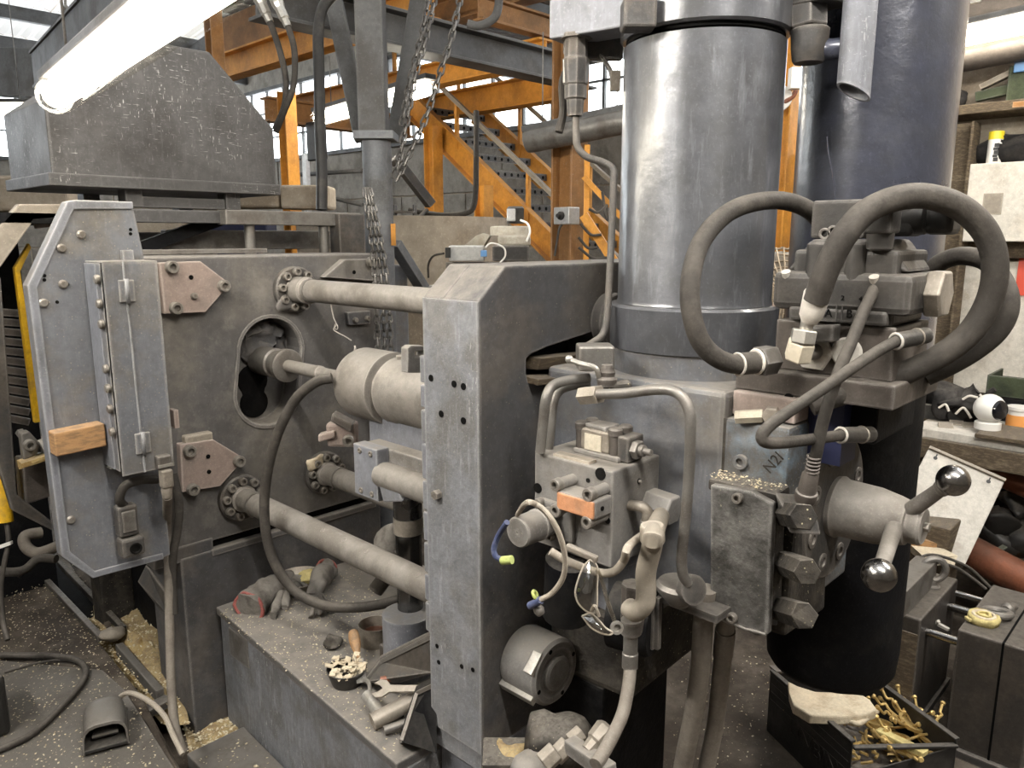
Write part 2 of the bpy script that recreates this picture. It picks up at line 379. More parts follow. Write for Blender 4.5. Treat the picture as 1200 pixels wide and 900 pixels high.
def wall_with_windows(name, fixed, x, a0, a1, z0, zs, zh, z1, wins, m, nb):
    """wall in the plane X=x (fixed 'X') or Y=x, with a band of windows between zs and zh; the lower part is laid in large blocks"""
    th = .2
    def bx(mb, a, b, c, d, o0=0.0, o1=th):
        return mb.box(x+o0, x+o1, a, b, c, d) if fixed == 'X' else mb.box(a, b, x+o0, x+o1, c, d)
    root = struct(bx(MB(), a0, a1, zh, z1).build(name, m))
    rows = 4; hh = (zs-z0)/rows
    for r in range(rows):
        n = nb; wd = (a1-a0)/n
        for k in range(n+(r % 2)):
            b0 = max(a0, a0+(k-.5*(r % 2))*wd)+.012; b1 = min(a1, a0+(k+1-.5*(r % 2))*wd)-.012
            if b1-b0 > .1: bx(MB(), b0, b1, z0+r*hh+.01, z0+(r+1)*hh-.01, random.uniform(0,.02)).build('block', m, root, bevel=.012)
    bx(MB(), a0, a1, z0, zs, .03, th).build('mortar', M['plaster'], root)
    for i, (w0, w1, cols, rows_) in enumerate(wins):
        wr = bx(bx(bx(bx(MB(), w0, w1, zs, zs+.07, -.03, .08), w0, w1, zh-.07, zh, -.03, .08), w0, w0+.07, zs, zh, -.03, .08), w1-.07, w1, zs, zh, -.03, .08).build('window_%d' % (i+1+(0 if fixed == 'X' else 20)), M['beam_grey'])
        struct(wr)
        for k in range(1, cols):
            q = w0+(w1-w0)*k/cols; bx(MB(), q-.02, q+.02, zs, zh, 0, .05).build('mullion', M['beam_grey'], wr)
        for k in range(1, rows_):
            q = zs+(zh-zs)*k/rows_; bx(MB(), w0, w1, q-.015, q+.015, 0, .05).build('glazing_bar', M['beam_grey'], wr)
        for k in range(cols):
            for r in range(rows_):
                q0 = w0+(w1-w0)*k/cols; q1 = w0+(w1-w0)*(k+1)/cols; h0 = zs+(zh-zs)*r/rows_; h1 = zs+(zh-zs)*(r+1)/rows_
                bx(MB(), q0+.02, q1-.02, h0+.015, h1-.015, .02, .026).build('pane', M['glass'], wr)
wall_with_windows('wall_back', 'X', 8.6, -5.5, 17.5, FL, 3.2, 4.7, 7, [(3.4,7.2,6,3),(7.4,11.2,6,3),(11.4,17.3,9,3)], M['concrete'], 14)
wall_with_windows('wall_left', 'Y', 17.5, -6, 8.6, FL, 3.1, 5.3, 7.5, [(-5.8,-1.2,6,4),(-1,3.6,6,4),(3.8,8.4,6,4)], M['concrete'], 9)
# roof: translucent sheets on dark purlins, far left
mt = bpy.data.materials.new('roof_light'); mt.use_nodes = True; nt = mt.node_tree; nt.nodes.clear()
tr = nod(nt, 'ShaderNodeBsdfTranslucent'); tr.inputs[0].default_value = (.30,.295,.285,1); df = nod(nt, 'ShaderNodeBsdfDiffuse'); df.inputs[0].default_value = (.5,.5,.49,1)
mx = nod(nt, 'ShaderNodeMixShader'); mx.inputs[0].default_value = .6; out = nod(nt, 'ShaderNodeOutputMaterial')
nt.links.new(tr.outputs[0], mx.inputs[1]); nt.links.new(df.outputs[0], mx.inputs[2]); nt.links.new(mx.outputs[0], out.inputs[0]); M['roof_light'] = mt
def roof_z(y): return 4.9+.13*(17.5-y)
rf = struct(MB().bar((-6, 17.4, roof_z(17.4)-.1), (8.6, 17.4, roof_z(17.4)-.1), .15, .2).build('ceiling', M['beam_grey']), 'pitched roof of pale sheets on dark purlins')
for j in range(17):
    y1 = 17.5-j*1.4; y0 = y1-1.38
    MB().bar((-6, y0, roof_z(y0)-.12), (8.6, y0, roof_z(y0)-.12), .10, .20).build('purlin', M['beam_grey'], rf)
    for k in range(7):
        x0 = -6+k*2.1; mb = MB(); n = 12
        top = []
        for i in range(n*2+1):
            xx = x0+2.08*i/(n*2); top.append((xx, .03*(i % 2)))
        vs = [(xx, y, roof_z(y)+dz) for y in (y0, y1) for xx, dz in top]; nn = len(top)
        mb.add(vs, [(i, i+1, nn+i+1, nn+i) for i in range(nn-1)])
        mb.build('roof_sheet', M['roof_light'], rf)
for k in range(4):
    x = -4+k*3.6
    MB().bar((x, -5.4, roof_z(-5.4)-.32), (x, 17.3, roof_z(17.3)-.32), .12, .3).build('rafter', M['beam_grey'], rf)

# right-hand plaster wall behind the bench
XW = 5.0
struct(MB().box(-6.2, 8.8, -5.7, -5.5, FL, 8.2).build('wall_front', M['concrete']), 'concrete wall behind the camera')
struct(MB().box(-6.2, -6, -5.5, 17.5, FL, 8.2).build('wall_far', M['concrete']), 'concrete wall left of the camera')
wr_ = struct(MB().box(XW, XW+.25, -5.5, 1.62, FL, 4.6).build('wall_right', M['plaster']), 'stained cream plaster wall behind the workbench')
# ================================================================ lamps
def lamp(p, q, label, on=True, r=.055, wires=True, tm='tube_dim', name='fluorescent_light', group=None, up=.3):
    p, q = V(p), V(q); a = (q-p).normalized()
    t = thing(name, label, 'lamp', (p+q)/2, group)
    MB().bar(p-a*.02+EZ*r*1.0, q+a*.02+EZ*r*1.0, r*1.3, r*.5).build('housing', M['beam_grey'], t, bevel=.006)
    if on:
        MB().tube([p+a*.03, q-a*.03], r*.7, 14, 1).build('tube', M[tm], t)
        MB().lathe(p, a, [(-.012, r*.55), (.0, r*.93), (.03, r), ((q-p).length-.03, r), ((q-p).length, r*.93), ((q-p).length+.012, r*.55)], 20).build('diffuser', M['lamp_cover'], t)
    else:
        MB().lathe(p, a, [(-.012, r*.55), (.0, r*.93), (.03, r), ((q-p).length-.03, r), ((q-p).length, r*.93), ((q-p).length+.012, r*.55)], 20).build('diffuser', M['steel'], t)
    L = (q-p).length
    for k in range(3):
        c = p+a*L*(.18+.32*k); u = a.cross(EZ).normalized()
        MB().obox(c-u*r*.95+EZ*r*.35, a*.012, u*.006, EZ*r*.45).build('clip', M['bright'], t)
    if wires:
        for k in (.15, .85):
            c = p+a*L*k+EZ*r*1.3; MB().tube([c, c+EZ*up], .004, 6, 1).build('hanger_wire', M['steel'], t)
    return t
lamp(P(64,112,d=2.45), P(64,112,d=2.45)+V((-.17,-1.55,0)), 'long lit fluorescent lamp hanging in front of the grey hood', r=.06, up=1.4)
lamp(P(372,140,d=6.2), P(503,103,d=5.1), 'lit fluorescent lamp under the orange mezzanine beams', r=.07, up=.35)
lamp(P(1085,53,X=4.6), P(1240,20,X=4.6), 'lit fluorescent lamp high on the right behind the large tank', r=.065, up=.5)
lamp(P(618,166,d=4.6), P(742,140,d=4.3), 'unlit dusty fluorescent lamp beside the rusty orange column', on=False, r=.07, up=.5)
lamp(P(-40,128,d=7.5), P(36,128,d=7.5), 'short lit fluorescent lamp far off at the left edge', r=.075, up=1.0)
# lamps added over and behind the camera to brighten the scene (out of frame)
for i, (a, b, l) in enumerate([((-.9,1.0,2.85), (-.9,2.6,2.85), 'added unseen fluorescent lamp over the aisle left of the camera'),
                               ((.55,-1.2,3.1), (.55,.4,3.1), 'added unseen fluorescent lamp over the aisle behind the camera'),
                               ((2.75,-1.5,3.2), (2.75,.1,3.2), 'added unseen fluorescent lamp over the aisle right of the camera')]):
    lamp(a, b, l, r=.07, up=1.2, tm='tube_fill')
# ================================================================ steelwork of the mezzanine
def ibeam(name, p, q, hgt, wid, m, label, cat='beam', group=None, tw=.012, tf=.018):
    p, q = V(p), V(q); t = thing(name, label, cat, (p+q)/2, group)
    MB().bar(p, q, tw, hgt-2*tf).build('web', m, t)
    for s_ in (-1, 1): MB().bar(p+EZ*s_*(hgt-tf)/2, q+EZ*s_*(hgt-tf)/2, wid, tf).build('flange', m, t, bevel=.003)
    return t
def lv(px0, px1, **k):
    """two picture points in one plane, levelled to their mean height"""
    p, q = P(*px0, **k), P(*px1, **k); z = (p.z+q.z)/2; p.z = q.z = z; return p, q
p, q = lv((262,88), (395,28), X=3.6); ibeam('mezzanine_beam', p, q+(q-p)*.6, .22, .14, M['orange'], 'orange steel beam running over the hood towards the grey column')
p, q = lv((255,72), (395,2), X=3.75); b = MB().bar(p+EZ*.12, q+(q-p)*.5+EZ*.12, .02, .34).build('fascia_board', M['orange_brown'], bevel=.003); tag(b, 'scraped brown steel fascia above the orange beam near the hood', 'fascia')
p, q = lv((330,125), (640,65), X=4.9); ibeam('mezzanine_beam', p, q, .20, .16, M['orange'], 'bright orange beam passing behind the grey column above the stairs')
p, q = lv((475,145), (662,85), X=5.4); ibeam('mezzanine_beam', p, q, .24, .16, M['orange'], 'orange beam at the head of the stairs')
p, q = lv((430,30), (700,-22), X=5.0); ibeam('mezzanine_beam', p, q, .22, .16, M['orange_brown'], 'dull orange beam high at the top behind the chains')
p, q = P(310,128,Y=6.2), P(480,128,Y=6.2); q.z = p.z; ibeam('cross_beam', p, q, .2, .14, M['orange_brown'], 'brown cross beam behind the thick black hose')
p, q = P(560,10,Y=4.6), P(720,55,Y=4.6); q.z = p.z = (p.z+q.z)/2; ibeam('cross_beam', p, q, .18, .12, M['orange_brown'], 'brown cross beam at the top left of the large cylinder')
p, q = P(300,14,Y=3.75), P(690,78,Y=3.75); p.z = q.z = (p.z+q.z)/2; ibeam('crane_beam', p, q, .2, .16, M['beam_grey'], 'long dark grey beam crossing the top behind the two chains')
# deck planks over the mezzanine
dk = MB().box(3.5, 8.4, 5.0, 5.2, 3.92, 4.0).build('mezzanine_deck', M['steel_dark']); tag(dk, 'dark planked underside of the mezzanine deck', 'deck')
for k in range(22):
    y = 3.4+k*.21; MB().box(3.5, 8.4, y, y+.195, 3.86+random.uniform(0,.008), 3.90).build('plank', M['wood_dark'] if k % 3 else M['steel_dark'], dk)
def post(px, y0, y1, d, wid, m, label, name='steel_post', rust=None):
    a, b = P(px, y0, d=d), None
    x, y = a.x, a.y
    zt = P(px, y1, d=d).z
    t = thing(name, label, 'post', (x, y, FL))
    MB().box(x-wid*.06, x+wid*.06, y-wid/2, y+wid/2, FL, zt).build('web', m, t)
    for s_ in (-1, 1): MB().box(x-wid/2, x+wid/2, y+s_*wid/2-.006, y+s_*wid/2+.006, FL, zt).build('flange', m, t)
    return t
post(340, 200, 110, 6.0, .10, M['orange'], 'orange steel post right of the grey hood')
post(252, 60, 5, 6.0, .10, M['orange_brown'], 'short brown post above the right end of the hood')
post(508, 200, 150, 7.2, .12, M['orange'], 'orange post left of the stair foot by the concrete wall')
post(567, 260, 218, 6.0, .10, M['orange'], 'orange post under the lower end of the stairs')
post(667, 200, -20, 4.7, .15, M['orange_brown'], 'rusty orange column in front of the stairs carrying an isolator box', 'steel_column')
post(913, 220, -10, 4.85, .13, M['orange'], 'orange post seen between the two large cylinders')
post(1108, 330, 150, 4.3, .14, M['wood_dark'], 'dark brown post right of the large tank beside the white board')
# isolator box on the column
c = P(664, 253, d=4.55); t = thing('isolator_box', 'grey isolator switch box with a black knob on the rusty column', 'switch', c)
MB().box(c.x-.05, c.x+.05, c.y-.06, c.y+.06, c.z-.05, c.z+.05).build('housing', M['alu'], t, bevel=.006)
MB().lathe(c+V((-.05,0,.0)), (-1,0,0), [(0,.026),(.012,.024),(.014,.012),(.035,.012)], 14).build('knob', M['plastic_black'], t)
MB().tube([c+V((-.02,.02,-.05)), P(655,270,d=4.5), P(650,300,d=4.5)], .007).build('cable', M['rubber'], t)
# ---- stairs
st = thing('stairs', 'orange steel stairs with dark perforated treads rising to the mezzanine', 'stairs', (5.4,4.4,FL))
XA, XB = 5.0, 5.85
sl = .74
def sz(y): return 2.80+(y-5.97)*sl
y_lo, y_hi = 2.5, 6.15
MB().box(4.97, 5.89, 2.42, 2.72, FL, .14).build('footing', M['concrete'], st, bevel=.01)
for X_ in (XA, XB):
    a = V((X_, y_lo, sz(y_lo))); b_ = V((X_, y_hi, sz(y_hi)))
    up = V((0,-sl,1)).normalized()
    MB().bar(a, b_, .012, .20, up).build('stringer', M['orange'], st)
    for s_ in (-1, 1): MB().bar(a+up*s_*.1+EX*(-.03 if X_ == XA else .03), b_+up*s_*.1+EX*(-.03 if X_ == XA else .03), .07, .012, up).build('stringer_flange', M['orange'], st)
for k in range(17):
    y = y_lo+.15+k*.215; z = sz(y)
    tb = MB().box(XA+.02, XB-.02, y-.11, y+.11, z-.004, z+.004).box(XA+.02, XB-.02, y-.11, y-.104, z-.06, z).build('tread', M['steel_dark'], st)
    for i in range(9):
        shared('perforation', ('perf',), lambda: MB().cyl((0,0,0),(0,0,.003),.016,n=8), M['pit'], tb, V((XA+.07+i*.088, y-.109, z-.03)), (0,-1,0))
for X_, h_ in ((XA, .42), (XB, .55)):
    a = V((X_, y_lo, sz(y_lo)+h_)); b_ = V((X_, y_hi-.1, sz(y_hi-.1)+h_))
    MB().bar(a, b_, .035, .035).build('handrail', M['tan_box'], st)
    for k in range(5):
        y = y_lo+.3+k*.9; MB().box(X_-.016, X_+.016, y-.016, y+.016, sz(y), sz(y)+h_).build('baluster', M['orange'], st)
# low yellow railing at the foot, right of the column
rl = thing('railing', 'yellow railing between the rusty column and the large cylinder', 'railing', P(700,300,d=4.2))
MB().bar(P(684,207,d=4.3), P(735,262,d=4.3), .03, .03).build('rail', M['orange'], rl)
MB().bar(P(684,252,d=4.3), P(735,330,d=4.3), .03, .05).build('rail', M['orange'], rl)
MB().bar(P(688,170,d=4.3), V((*P(688,360,d=4.3)[:2],FL)), .03, .03).build('upright', M['orange'], rl)
for i, (x0, y0, x1, y1) in enumerate([(680,262,705,275),(678,278,700,290),(678,290,712,302),(690,245,712,240),(706,225,712,258)]):
    a, b_ = P(x0,y0,d=4.25), P(x1,y1,d=4.25); MB().tube([a, (a+b_)/2-EZ*.03, b_], .008).build('cable', M['rubber'], rl)
# round concrete bin and floor clutter behind the machine
cb = MB().lathe(V((3.4,4.3,FL)), EZ, [(0,.72),(1.98,.72),(1.98,.62),(.05,.62)], 32).build('concrete_bin', M['plaster']); tag(cb, 'round pale concrete bin behind the machine near the stairs', 'bin')
c = P(560,243,d=5.5); tag(MB().tube([P(480,246,d=5.5), P(515,252,d=5.4), P(545,250,d=5.4), P(556,238,d=5.4), P(558,190,d=5.4), P(558,130,d=5.4)], .02).build('drooping_cable', M['rubber']), 'black cable sagging along the top of the concrete bin', 'cable')
tag(MB().tube([P(470,300,d=5.0), P(486,262,d=5.2), P(500,246,d=5.4)], .014).build('wall_cable', M['rubber']), 'thin black cable curving up beside the grey column', 'cable')
tag(MB().bar(P(462,185,d=5.0), P(505,240,d=5.2), .07, .06).build('diagonal_strut', M['steel_dark'], bevel=.004), 'dark diagonal strut leaning beside the grey column', 'strut')
bs = thing('brick_stack', 'small stack of pale orange bricks on a shelf behind the column', 'bricks', P(478,290,d=4.8))
for r in range(3):
    for k in range(2):
        a = P(468+k*13, 288-r*9, d=4.8); MB().box(a.x-.035, a.x+.03, a.y-.03, a.y+.03, a.z, a.z+.043).build('brick', M['brick'], bs, bevel=.003)
for k in (0,1,2): MB().bar(P(463,248+k*22,d=4.85), P(486,249+k*22,d=4.85), .1, .014).build('shelf_board', M['steel_dark'], bs)
for x_ in (463, 486): MB().bar(P(x_,240,d=4.9), P(x_,330,d=4.9), .02, .02, EX).build('upright', M['steel_dark'], bs)
# dark monitor-like panel hanging under the beams and conduit rails on the back wall
mb = MB().obox(P(371,165,d=6.5), (.0,.13,0), (.02,0,0), (0,0,.16)).build('dark_panel', M['plastic_black'], bevel=.01); MB().tube([P(371,140,d=6.5), P(371,100,d=6.4)], .012, 6, 1).build('hanger', M['steel_dark'], mb); tag(mb, 'dark square panel hung before the back windows', 'panel')
for i, (y0, y1) in enumerate(((205,200),(222,240))):
    tag(MB().tube([P(345,y0,d=7.5), P(425,y1,d=7.0)], .02, 8, 1).build('wall_pipe', M['beam_grey']), ('upper', 'lower')[i]+' thin grey pipe on the back wall right of the hood', 'pipe')
tag(MB().bar(P(358,180,d=6.9), V((P(358,235,d=6.9).x,P(358,235,d=6.9).y,FL)), .06, .04, EX).build('cable_tray', M['alu']), 'upright galvanised cable tray right of the orange post', 'cable tray')
# pale stone blocks and pale planks seen between hood and frame
for i, (x, y, w_, h_) in enumerate([(362,232,.16,.08), (300,236,.2,.05), (272,264,.2,.08), (190,264,.2,.08), (10,228,.5,.12)]):
    a = P(x, y, d=5.4); tag(MB().obox(a, (CA*w_, -SA*w_, 0), (SA*.15, CA*.15, 0), (0,0,h_)).build('stone_block', M['plaster'], bevel=.02),
        ['pale block right of the orange post on the far ledge', 'pale block behind the hood legs', 'pale block below the hood seen under the frame rail', 'pale block under the left half of the hood', 'long pale concrete ledge far left below the windows'][i], 'block')
tag(MB().obox(P(280,272,d=4.6), (CA*.2,-SA*.2,0), (SA*.1,CA*.1,0), (0,0,.06)).box(P(280,272,d=4.6).x-.1,P(280,272,d=4.6).x+.1,P(280,272,d=4.6).y-.05,P(280,272,d=4.6).y+.1,FL,P(280,272,d=4.6).z-.06).build('blue_crate', M['blue_deep'], bevel=.01), 'dark blue crate half hidden under the frame rail', 'crate')
# left top: heavy channel beam and hook
a = P(40, 82, d=5.2); b_ = P(150, -25, Z=a.z)
cbm = thing('roof_channel', 'heavy grey channel beam under the roof left of the lit lamp', 'beam', (a+b_)/2)
MB().bar(a, b_, .015, .22).build('web', M['beam_grey'], cbm)
for s_ in (-1, 1): MB().bar(a+EZ*.11*s_+V((.03,0,0)), b_+EZ*.11*s_+V((.03,0,0)), .1, .015).build('flange', M['beam_grey'], cbm)
tag(MB().tube([P(77,20,d=4.9), P(76,-20,d=4.9)], .008, 8, 1).torus(P(77,14,d=4.9), EX, .035, .01).build('lifting_hook', M['steel']), 'small steel hook with ring hanging under the roof', 'hook')
b = MB().bar(P(-20,85,d=9), P(60,88,d=8.5), .3, .5).build('roof_girder', M['beam_grey']); tag(b, 'dark girder over the far left windows', 'girder')
# ================================================================ hood over the furnace
ZB_ = 1.852
t = thing('hood', 'large scratched dark grey sheet metal hood with sloping shoulders on short legs', 'hood', (1.33, 3.4, ZB_-.12))
YH = 3.1
front = [V((.891,YH,ZB_)), V((1.765,YH,ZB_)), V((1.765,YH,2.105)), V((1.50,YH,2.365)), V((1.21,YH,2.385)), V((.91,YH,2.09))]
front = [V((.895,YH,ZB_)), V((1.765,YH,ZB_)), V((1.765,YH,2.105)), V((1.505,YH,2.372)), V((1.23,YH,2.372)), V((.895,YH,2.12))]
MB().prism(front, (0,.52,0)).build('shell', M['hood'], t, bevel=.008)
MB().box(.88, 1.775, YH-.012, YH+.54, ZB_-.022, ZB_+.022).build('rim', M['hood'], t, bevel=.004)
for x in (1.15, 1.55):
    MB().box(x, x+.065, YH+.04, YH+.12, 1.765, ZB_-.02).build('leg', M['hood'], t, bevel=.004)
    MB().box(x, x+.065, YH+.5, YH+.58, 1.765, ZB_-.02).build('leg', M['hood'], t, bevel=.004)
MB().box(1.215, 1.55, YH+.05, YH+.09, 1.765, ZB_-.045).build('cross_bar', M['hood'], t, bevel=.003)
# frame of rails on top of the die carrier
t = thing('top_frame', 'dusty grey rail frame over the back of the big die plate under the hood', 'frame', (1.6, 3.2, 1.58))
pl_ = lambda x, y: P(x, y, Y=3.12)
a, b_ = pl_(250, 252), pl_(418, 250)
MB().box(.95, 1.55, 3.0, 3.3, 1.66, 1.685).build('rail', M['hood'], t) if False else None
zt = 1.757
MB().box(1.50, 2.16, 3.05, 3.13, zt-.055, zt+.005).build('rail', M['steel'], t, bevel=.004)
MB().box(1.12, 1.62, 3.10, 3.18, zt-.05, zt+.0).build('rail', M['hood'], t, bevel=.004)
MB().box(1.35, 2.2, 3.28, 3.34, zt-.16, zt-.075).build('cross_rail', M['steel'], t, bevel=.004)
MB().box(1.0, 1.7, 3.40, 3.46, zt-.16, zt-.085).build('cross_rail', M['steel_dark'], t, bevel=.004)
for x in (1.62, 1.98):
    MB().cyl((x, 3.09, 1.56), (x, 3.09, zt), .022, n=12).build('upright', M['steel'], t)
MB().bar((1.15, 3.2, zt-.17), (1.55, 3.2, zt-.03), .03, .05).build('brace', M['black_paint'], t)
MB().box(2.02, 2.16, 3.02, 3.10, 1.45, zt).build('end_plate', M['steel_dark'], t, bevel=.004)
MB().box(.98, 1.62, 2.95, 3.0, 1.588, 1.606).build('sill', M['steel'], t, bevel=.002)
# dark body behind the die plate (the carrier and furnace housing)
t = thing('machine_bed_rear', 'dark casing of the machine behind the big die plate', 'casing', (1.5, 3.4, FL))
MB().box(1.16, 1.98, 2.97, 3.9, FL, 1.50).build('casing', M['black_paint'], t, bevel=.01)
# ================================================================ fixed die plate
YP = 2.66
t = thing('die_plate', 'big upright grimy grey die plate with an oblong slot', 'machine plate', (1.45, YP+.15, FL))
dp = t
def arc(c, r, a0, a1, n=10, y=YP):
    return [V((c[0]+r*math.cos(math.radians(a0+(a1-a0)*k/n)), y, c[1]+r*math.sin(math.radians(a0+(a1-a0)*k/n)))) for k in range(n+1)]
sx, sr = 1.44, .125
slot = arc((sx+.012, 1.225), sr, 0, 180) + arc((sx-.012, 1.07), sr, 180, 360)
outer = [V((.95,YP,.545)), V((1.965,YP,.545)), V((1.965,YP,1.585)), V((.95,YP,1.585))]
MB().holed(outer, [slot], (0,.10,0)).box(.95,1.965,YP+.101,YP+.3,.545,1.585).build('plate', M['face'], t, bevel=.006)
# raised lip round the slot and its two holes, their darkness painted as one black sheet
lip_o = arc((sx+.012,1.225), sr+.016, 0, 180, 14) + arc((sx-.012,1.07), sr+.016, 180, 360, 14)
lip_i = arc((sx+.012,1.225), sr+.002, 0, 180, 14) + arc((sx-.012,1.07), sr+.002, 180, 360, 14)
MB().holed(lip_o, [lip_i], (0,-.006,0)).build('slot_lip', M['face'], t, bevel=.002)
c1_, c2_ = (sx-.02,1.105), (sx-.02,1.015)
fig8 = arc(c1_, .062, -40, 220, 16, YP+.10)+arc(c2_, .058, 140, 400, 16, YP+.10)
MB().prism(fig8, (0,-.004,0)).build('bore', M['pit'], t)
lump = MB().ball((sx+.02, YP+.085, 1.25), .10, 28, 18, (1,.30,.9)).rough(.035, 3, 34); lump.build('caked_grime', M['face_dark'], t)
# pedestal
MB().box(1.045, 1.925, YP-.01, YP+.28, FL, .515).build('pedestal', M['face_dark'], t, bevel=.006)
MB().box(1.05, 1.955, YP+.02, YP+.28, .513, .547).build('joint', M['pit'], t)
MB().box(1.16, 1.90, YP-.016, YP+.01, .492, .517).build('ledge', M['face'], t, bevel=.003)
MB().box(.955, 1.17, YP-.006, YP+.28, .50, .56).build('ledge', M['face_dark'], t, bevel=.004)
# brackets
def bracket(pts, y, th, m, bolts, pins, holes, br=.013):
    b = MB().prism(PL(pts, Y=y), (0, th, 0)).build('bracket', M[m], dp, bevel=.003)
    for q in bolts: bolt(b, P(*q, Y=y), (0,-1,0), .0215, .022)
    for q in pins: stud(b, P(*q, Y=y), (0,-1,0), .012, .014)
    for q in holes: hole(b, P(*q, Y=y-.001), (0,-1,0), .008)
    return b
b = bracket([(187,308),(235,306),(264,328),(267,336),(241,366),(193,368)], YP-.035, .034, 'pink', [(200,313),(261,335),(205,361)], [(227,347)], [(224,325)]); part_label(b, 'pinkish grey upper bracket')
b = bracket([(211,521),(250,515),(283,535),(285,540),(258,570),(214,577)], YP-.035, .034, 'pink', [(221,528),(279,540),(225,573)], [], [(244,535),(245,553)]); part_label(b, 'pinkish brown lower bracket')
MB().obox(P(231,514,Y=YP-.01), (.05,0,0), (0,.02,0), (0,0,.02)).build('bracket_spacer', M['tan_box'], dp, bevel=.006)
b = bracket([(380,325),(404,304),(446,303),(446,330)], YP-.04, .039, 'face', [(434,307)], [], [(415,319)]); part_label(b, 'grey bracket at the upper right corner')
b = bracket([(407,366),(434,364),(434,380),(409,381)], YP-.025, .024, 'face_dark', [], [(416,375),(430,373)], [])
for z in (.66, 1.40): MB().box(.955, .99, YP-.03, YP, z, z+.2).build('hinge_block', M['pink'], dp, bevel=.003)
# tie-bar flanges with their ring of bolts
BARS = [((281,582), 'near lower'), ((378,553), 'far lower'), ((344,339), 'upper')]
for (q, nm) in BARS:
    c = P(*q, Y=YP)
    f = MB().lathe(c, (0,-1,0), [(-.01,.088),(.022,.088),(.028,.083),(.028,.05)], 32).build('tie_bar_flange', M['steel_dark'], dp)
    for k in range(9):
        an = 2*math.pi*k/9+.2
        bolt(f, c+V((math.cos(an)*.068, -.027, math.sin(an)*.068)), (0,-1,0), .0155, .019)
    if nm != 'near lower':
        MB().ball(c+V((-.04,-.02,-.05 if nm == 'upper' else .05)), .04, 14, 8, (1.2,.4,.8)).rough(.02, 5, 30).build('grease_clot', M['cream'] if nm == 'far lower' else M['face'], f)
# tie bars
for (q, nm), lb in zip(BARS, ('pale dusty tie bar nearest the camera running low from die plate to front plate', 'dusty tie bar low at the back behind the shot cylinder', 'upper tie bar crossing from die plate to the top of the front plate')):
    c = P(*q, Y=YP); e = V((c.x, 1.44, c.z))
    r = .042
    tb = thing('tie_bar', lb, 'bar', (c+e)/2, 'tie bars')
    MB().lathe(c, (0,-1,0), [(0,.05),(.10 if nm == 'upper' else .04,.05),(.105 if nm == 'upper' else .045,r),(c.y-1.44,r)], 28).build('shaft', M['bar_tan'], tb)
    MB().lathe(c+V((0,-.12,0)), (0,-1,0), [(0,r+.003),(.012,r+.003)], 28).build('ring', M['steel'], tb)
    if nm == 'near lower':
        for k in range(7):
            an = math.radians(60); MB().torus(V((c.x-math.cos(an)*r*.99, 2.3-.12*k, c.z+math.sin(an)*r*.99)), (-math.cos(an),0,math.sin(an)), .008, .0012, 12, 5).build('stamped_ring', M['bar_tan'], tb)
# bush and push rod into the shot cylinder
axz = P(390,440,X=1.45).z; AX = 1.45
t = thing('push_rod', 'steel push rod with a round bush coming out of the slot', 'rod', (AX, 2.5, axz))
MB().lathe((AX, YP+.08, axz), (0,-1,0), [(0,.056),(.12,.056),(.124,.05),(.17,.05),(.18,.062),(.20,.062),(.204,.056),(.204,.02)], 30).build('bush', M['steel'], t)
MB().lathe((AX, YP-.1, axz), (0,-1,0), [(0,.023),(.22,.023),(.222,.025),(.24,.025),(.242,.021),(.5,.021)], 22).build('rod', M['bar_tan'], t)
# small wire hanging and curls of swarf
tag(MB().tube(PD([(388,357,2.75),(391,372,2.74),(394,380,2.74),(391,386,2.74),(396,390,2.74),(404,394,2.73),(412,399,2.72)]), .0022, 6).torus(P(394,383,d=2.74), EX, .010, .002, 12, 5).build('wire_curl', M['bar_tan']), 'thin curled wire hanging below the upper tie bar', 'wire')
# ================================================================ shot cylinder
Y0, Y1 = P(421,445,X=AX).y, P(488,465,X=AX).y
ycut = P(462,455,X=AX).y
t = thing('shot_cylinder', 'fat dusty grey hydraulic cylinder with a stepped band beside the front plate', 'hydraulic cylinder', (AX, (Y0+Y1)/2, axz-.12))
MB().lathe((AX, Y0, axz), (0,-1,0), [(0,.09),(.012,.108),(.03,.115),(Y0-ycut-.0,.115),(Y0-ycut+.003,.09),(Y0-ycut+.020,.088),(Y0-ycut+.024,.104),(Y0-ycut+.075,.104),(Y0-ycut+.08,.101),(Y0-1.46,.101)], 44).build('barrel', M['bar_tan'], t)
MB().lathe((AX, Y0+.075, axz), (0,-1,0), [(0,.030),(.006,.046),(.02,.052),(.085,.055)], 26).build('gland', M['orange_valve'], t)
for an in (35, 85, 140): 
    a = math.radians(an); hole(t, V((AX-math.cos(a)*.053, Y0+.045, axz+math.sin(a)*.053)), (-math.cos(a),0,math.sin(a)), .009)
tag(MB().tube([P(403,424,d=2.55), P(412,418,d=2.54), P(416,410,d=2.53), P(416,405,d=2.53)], .0035, 6).build('wire_stub', M['bar_tan']), 'short bent wire sticking up by the shot cylinder', 'wire')
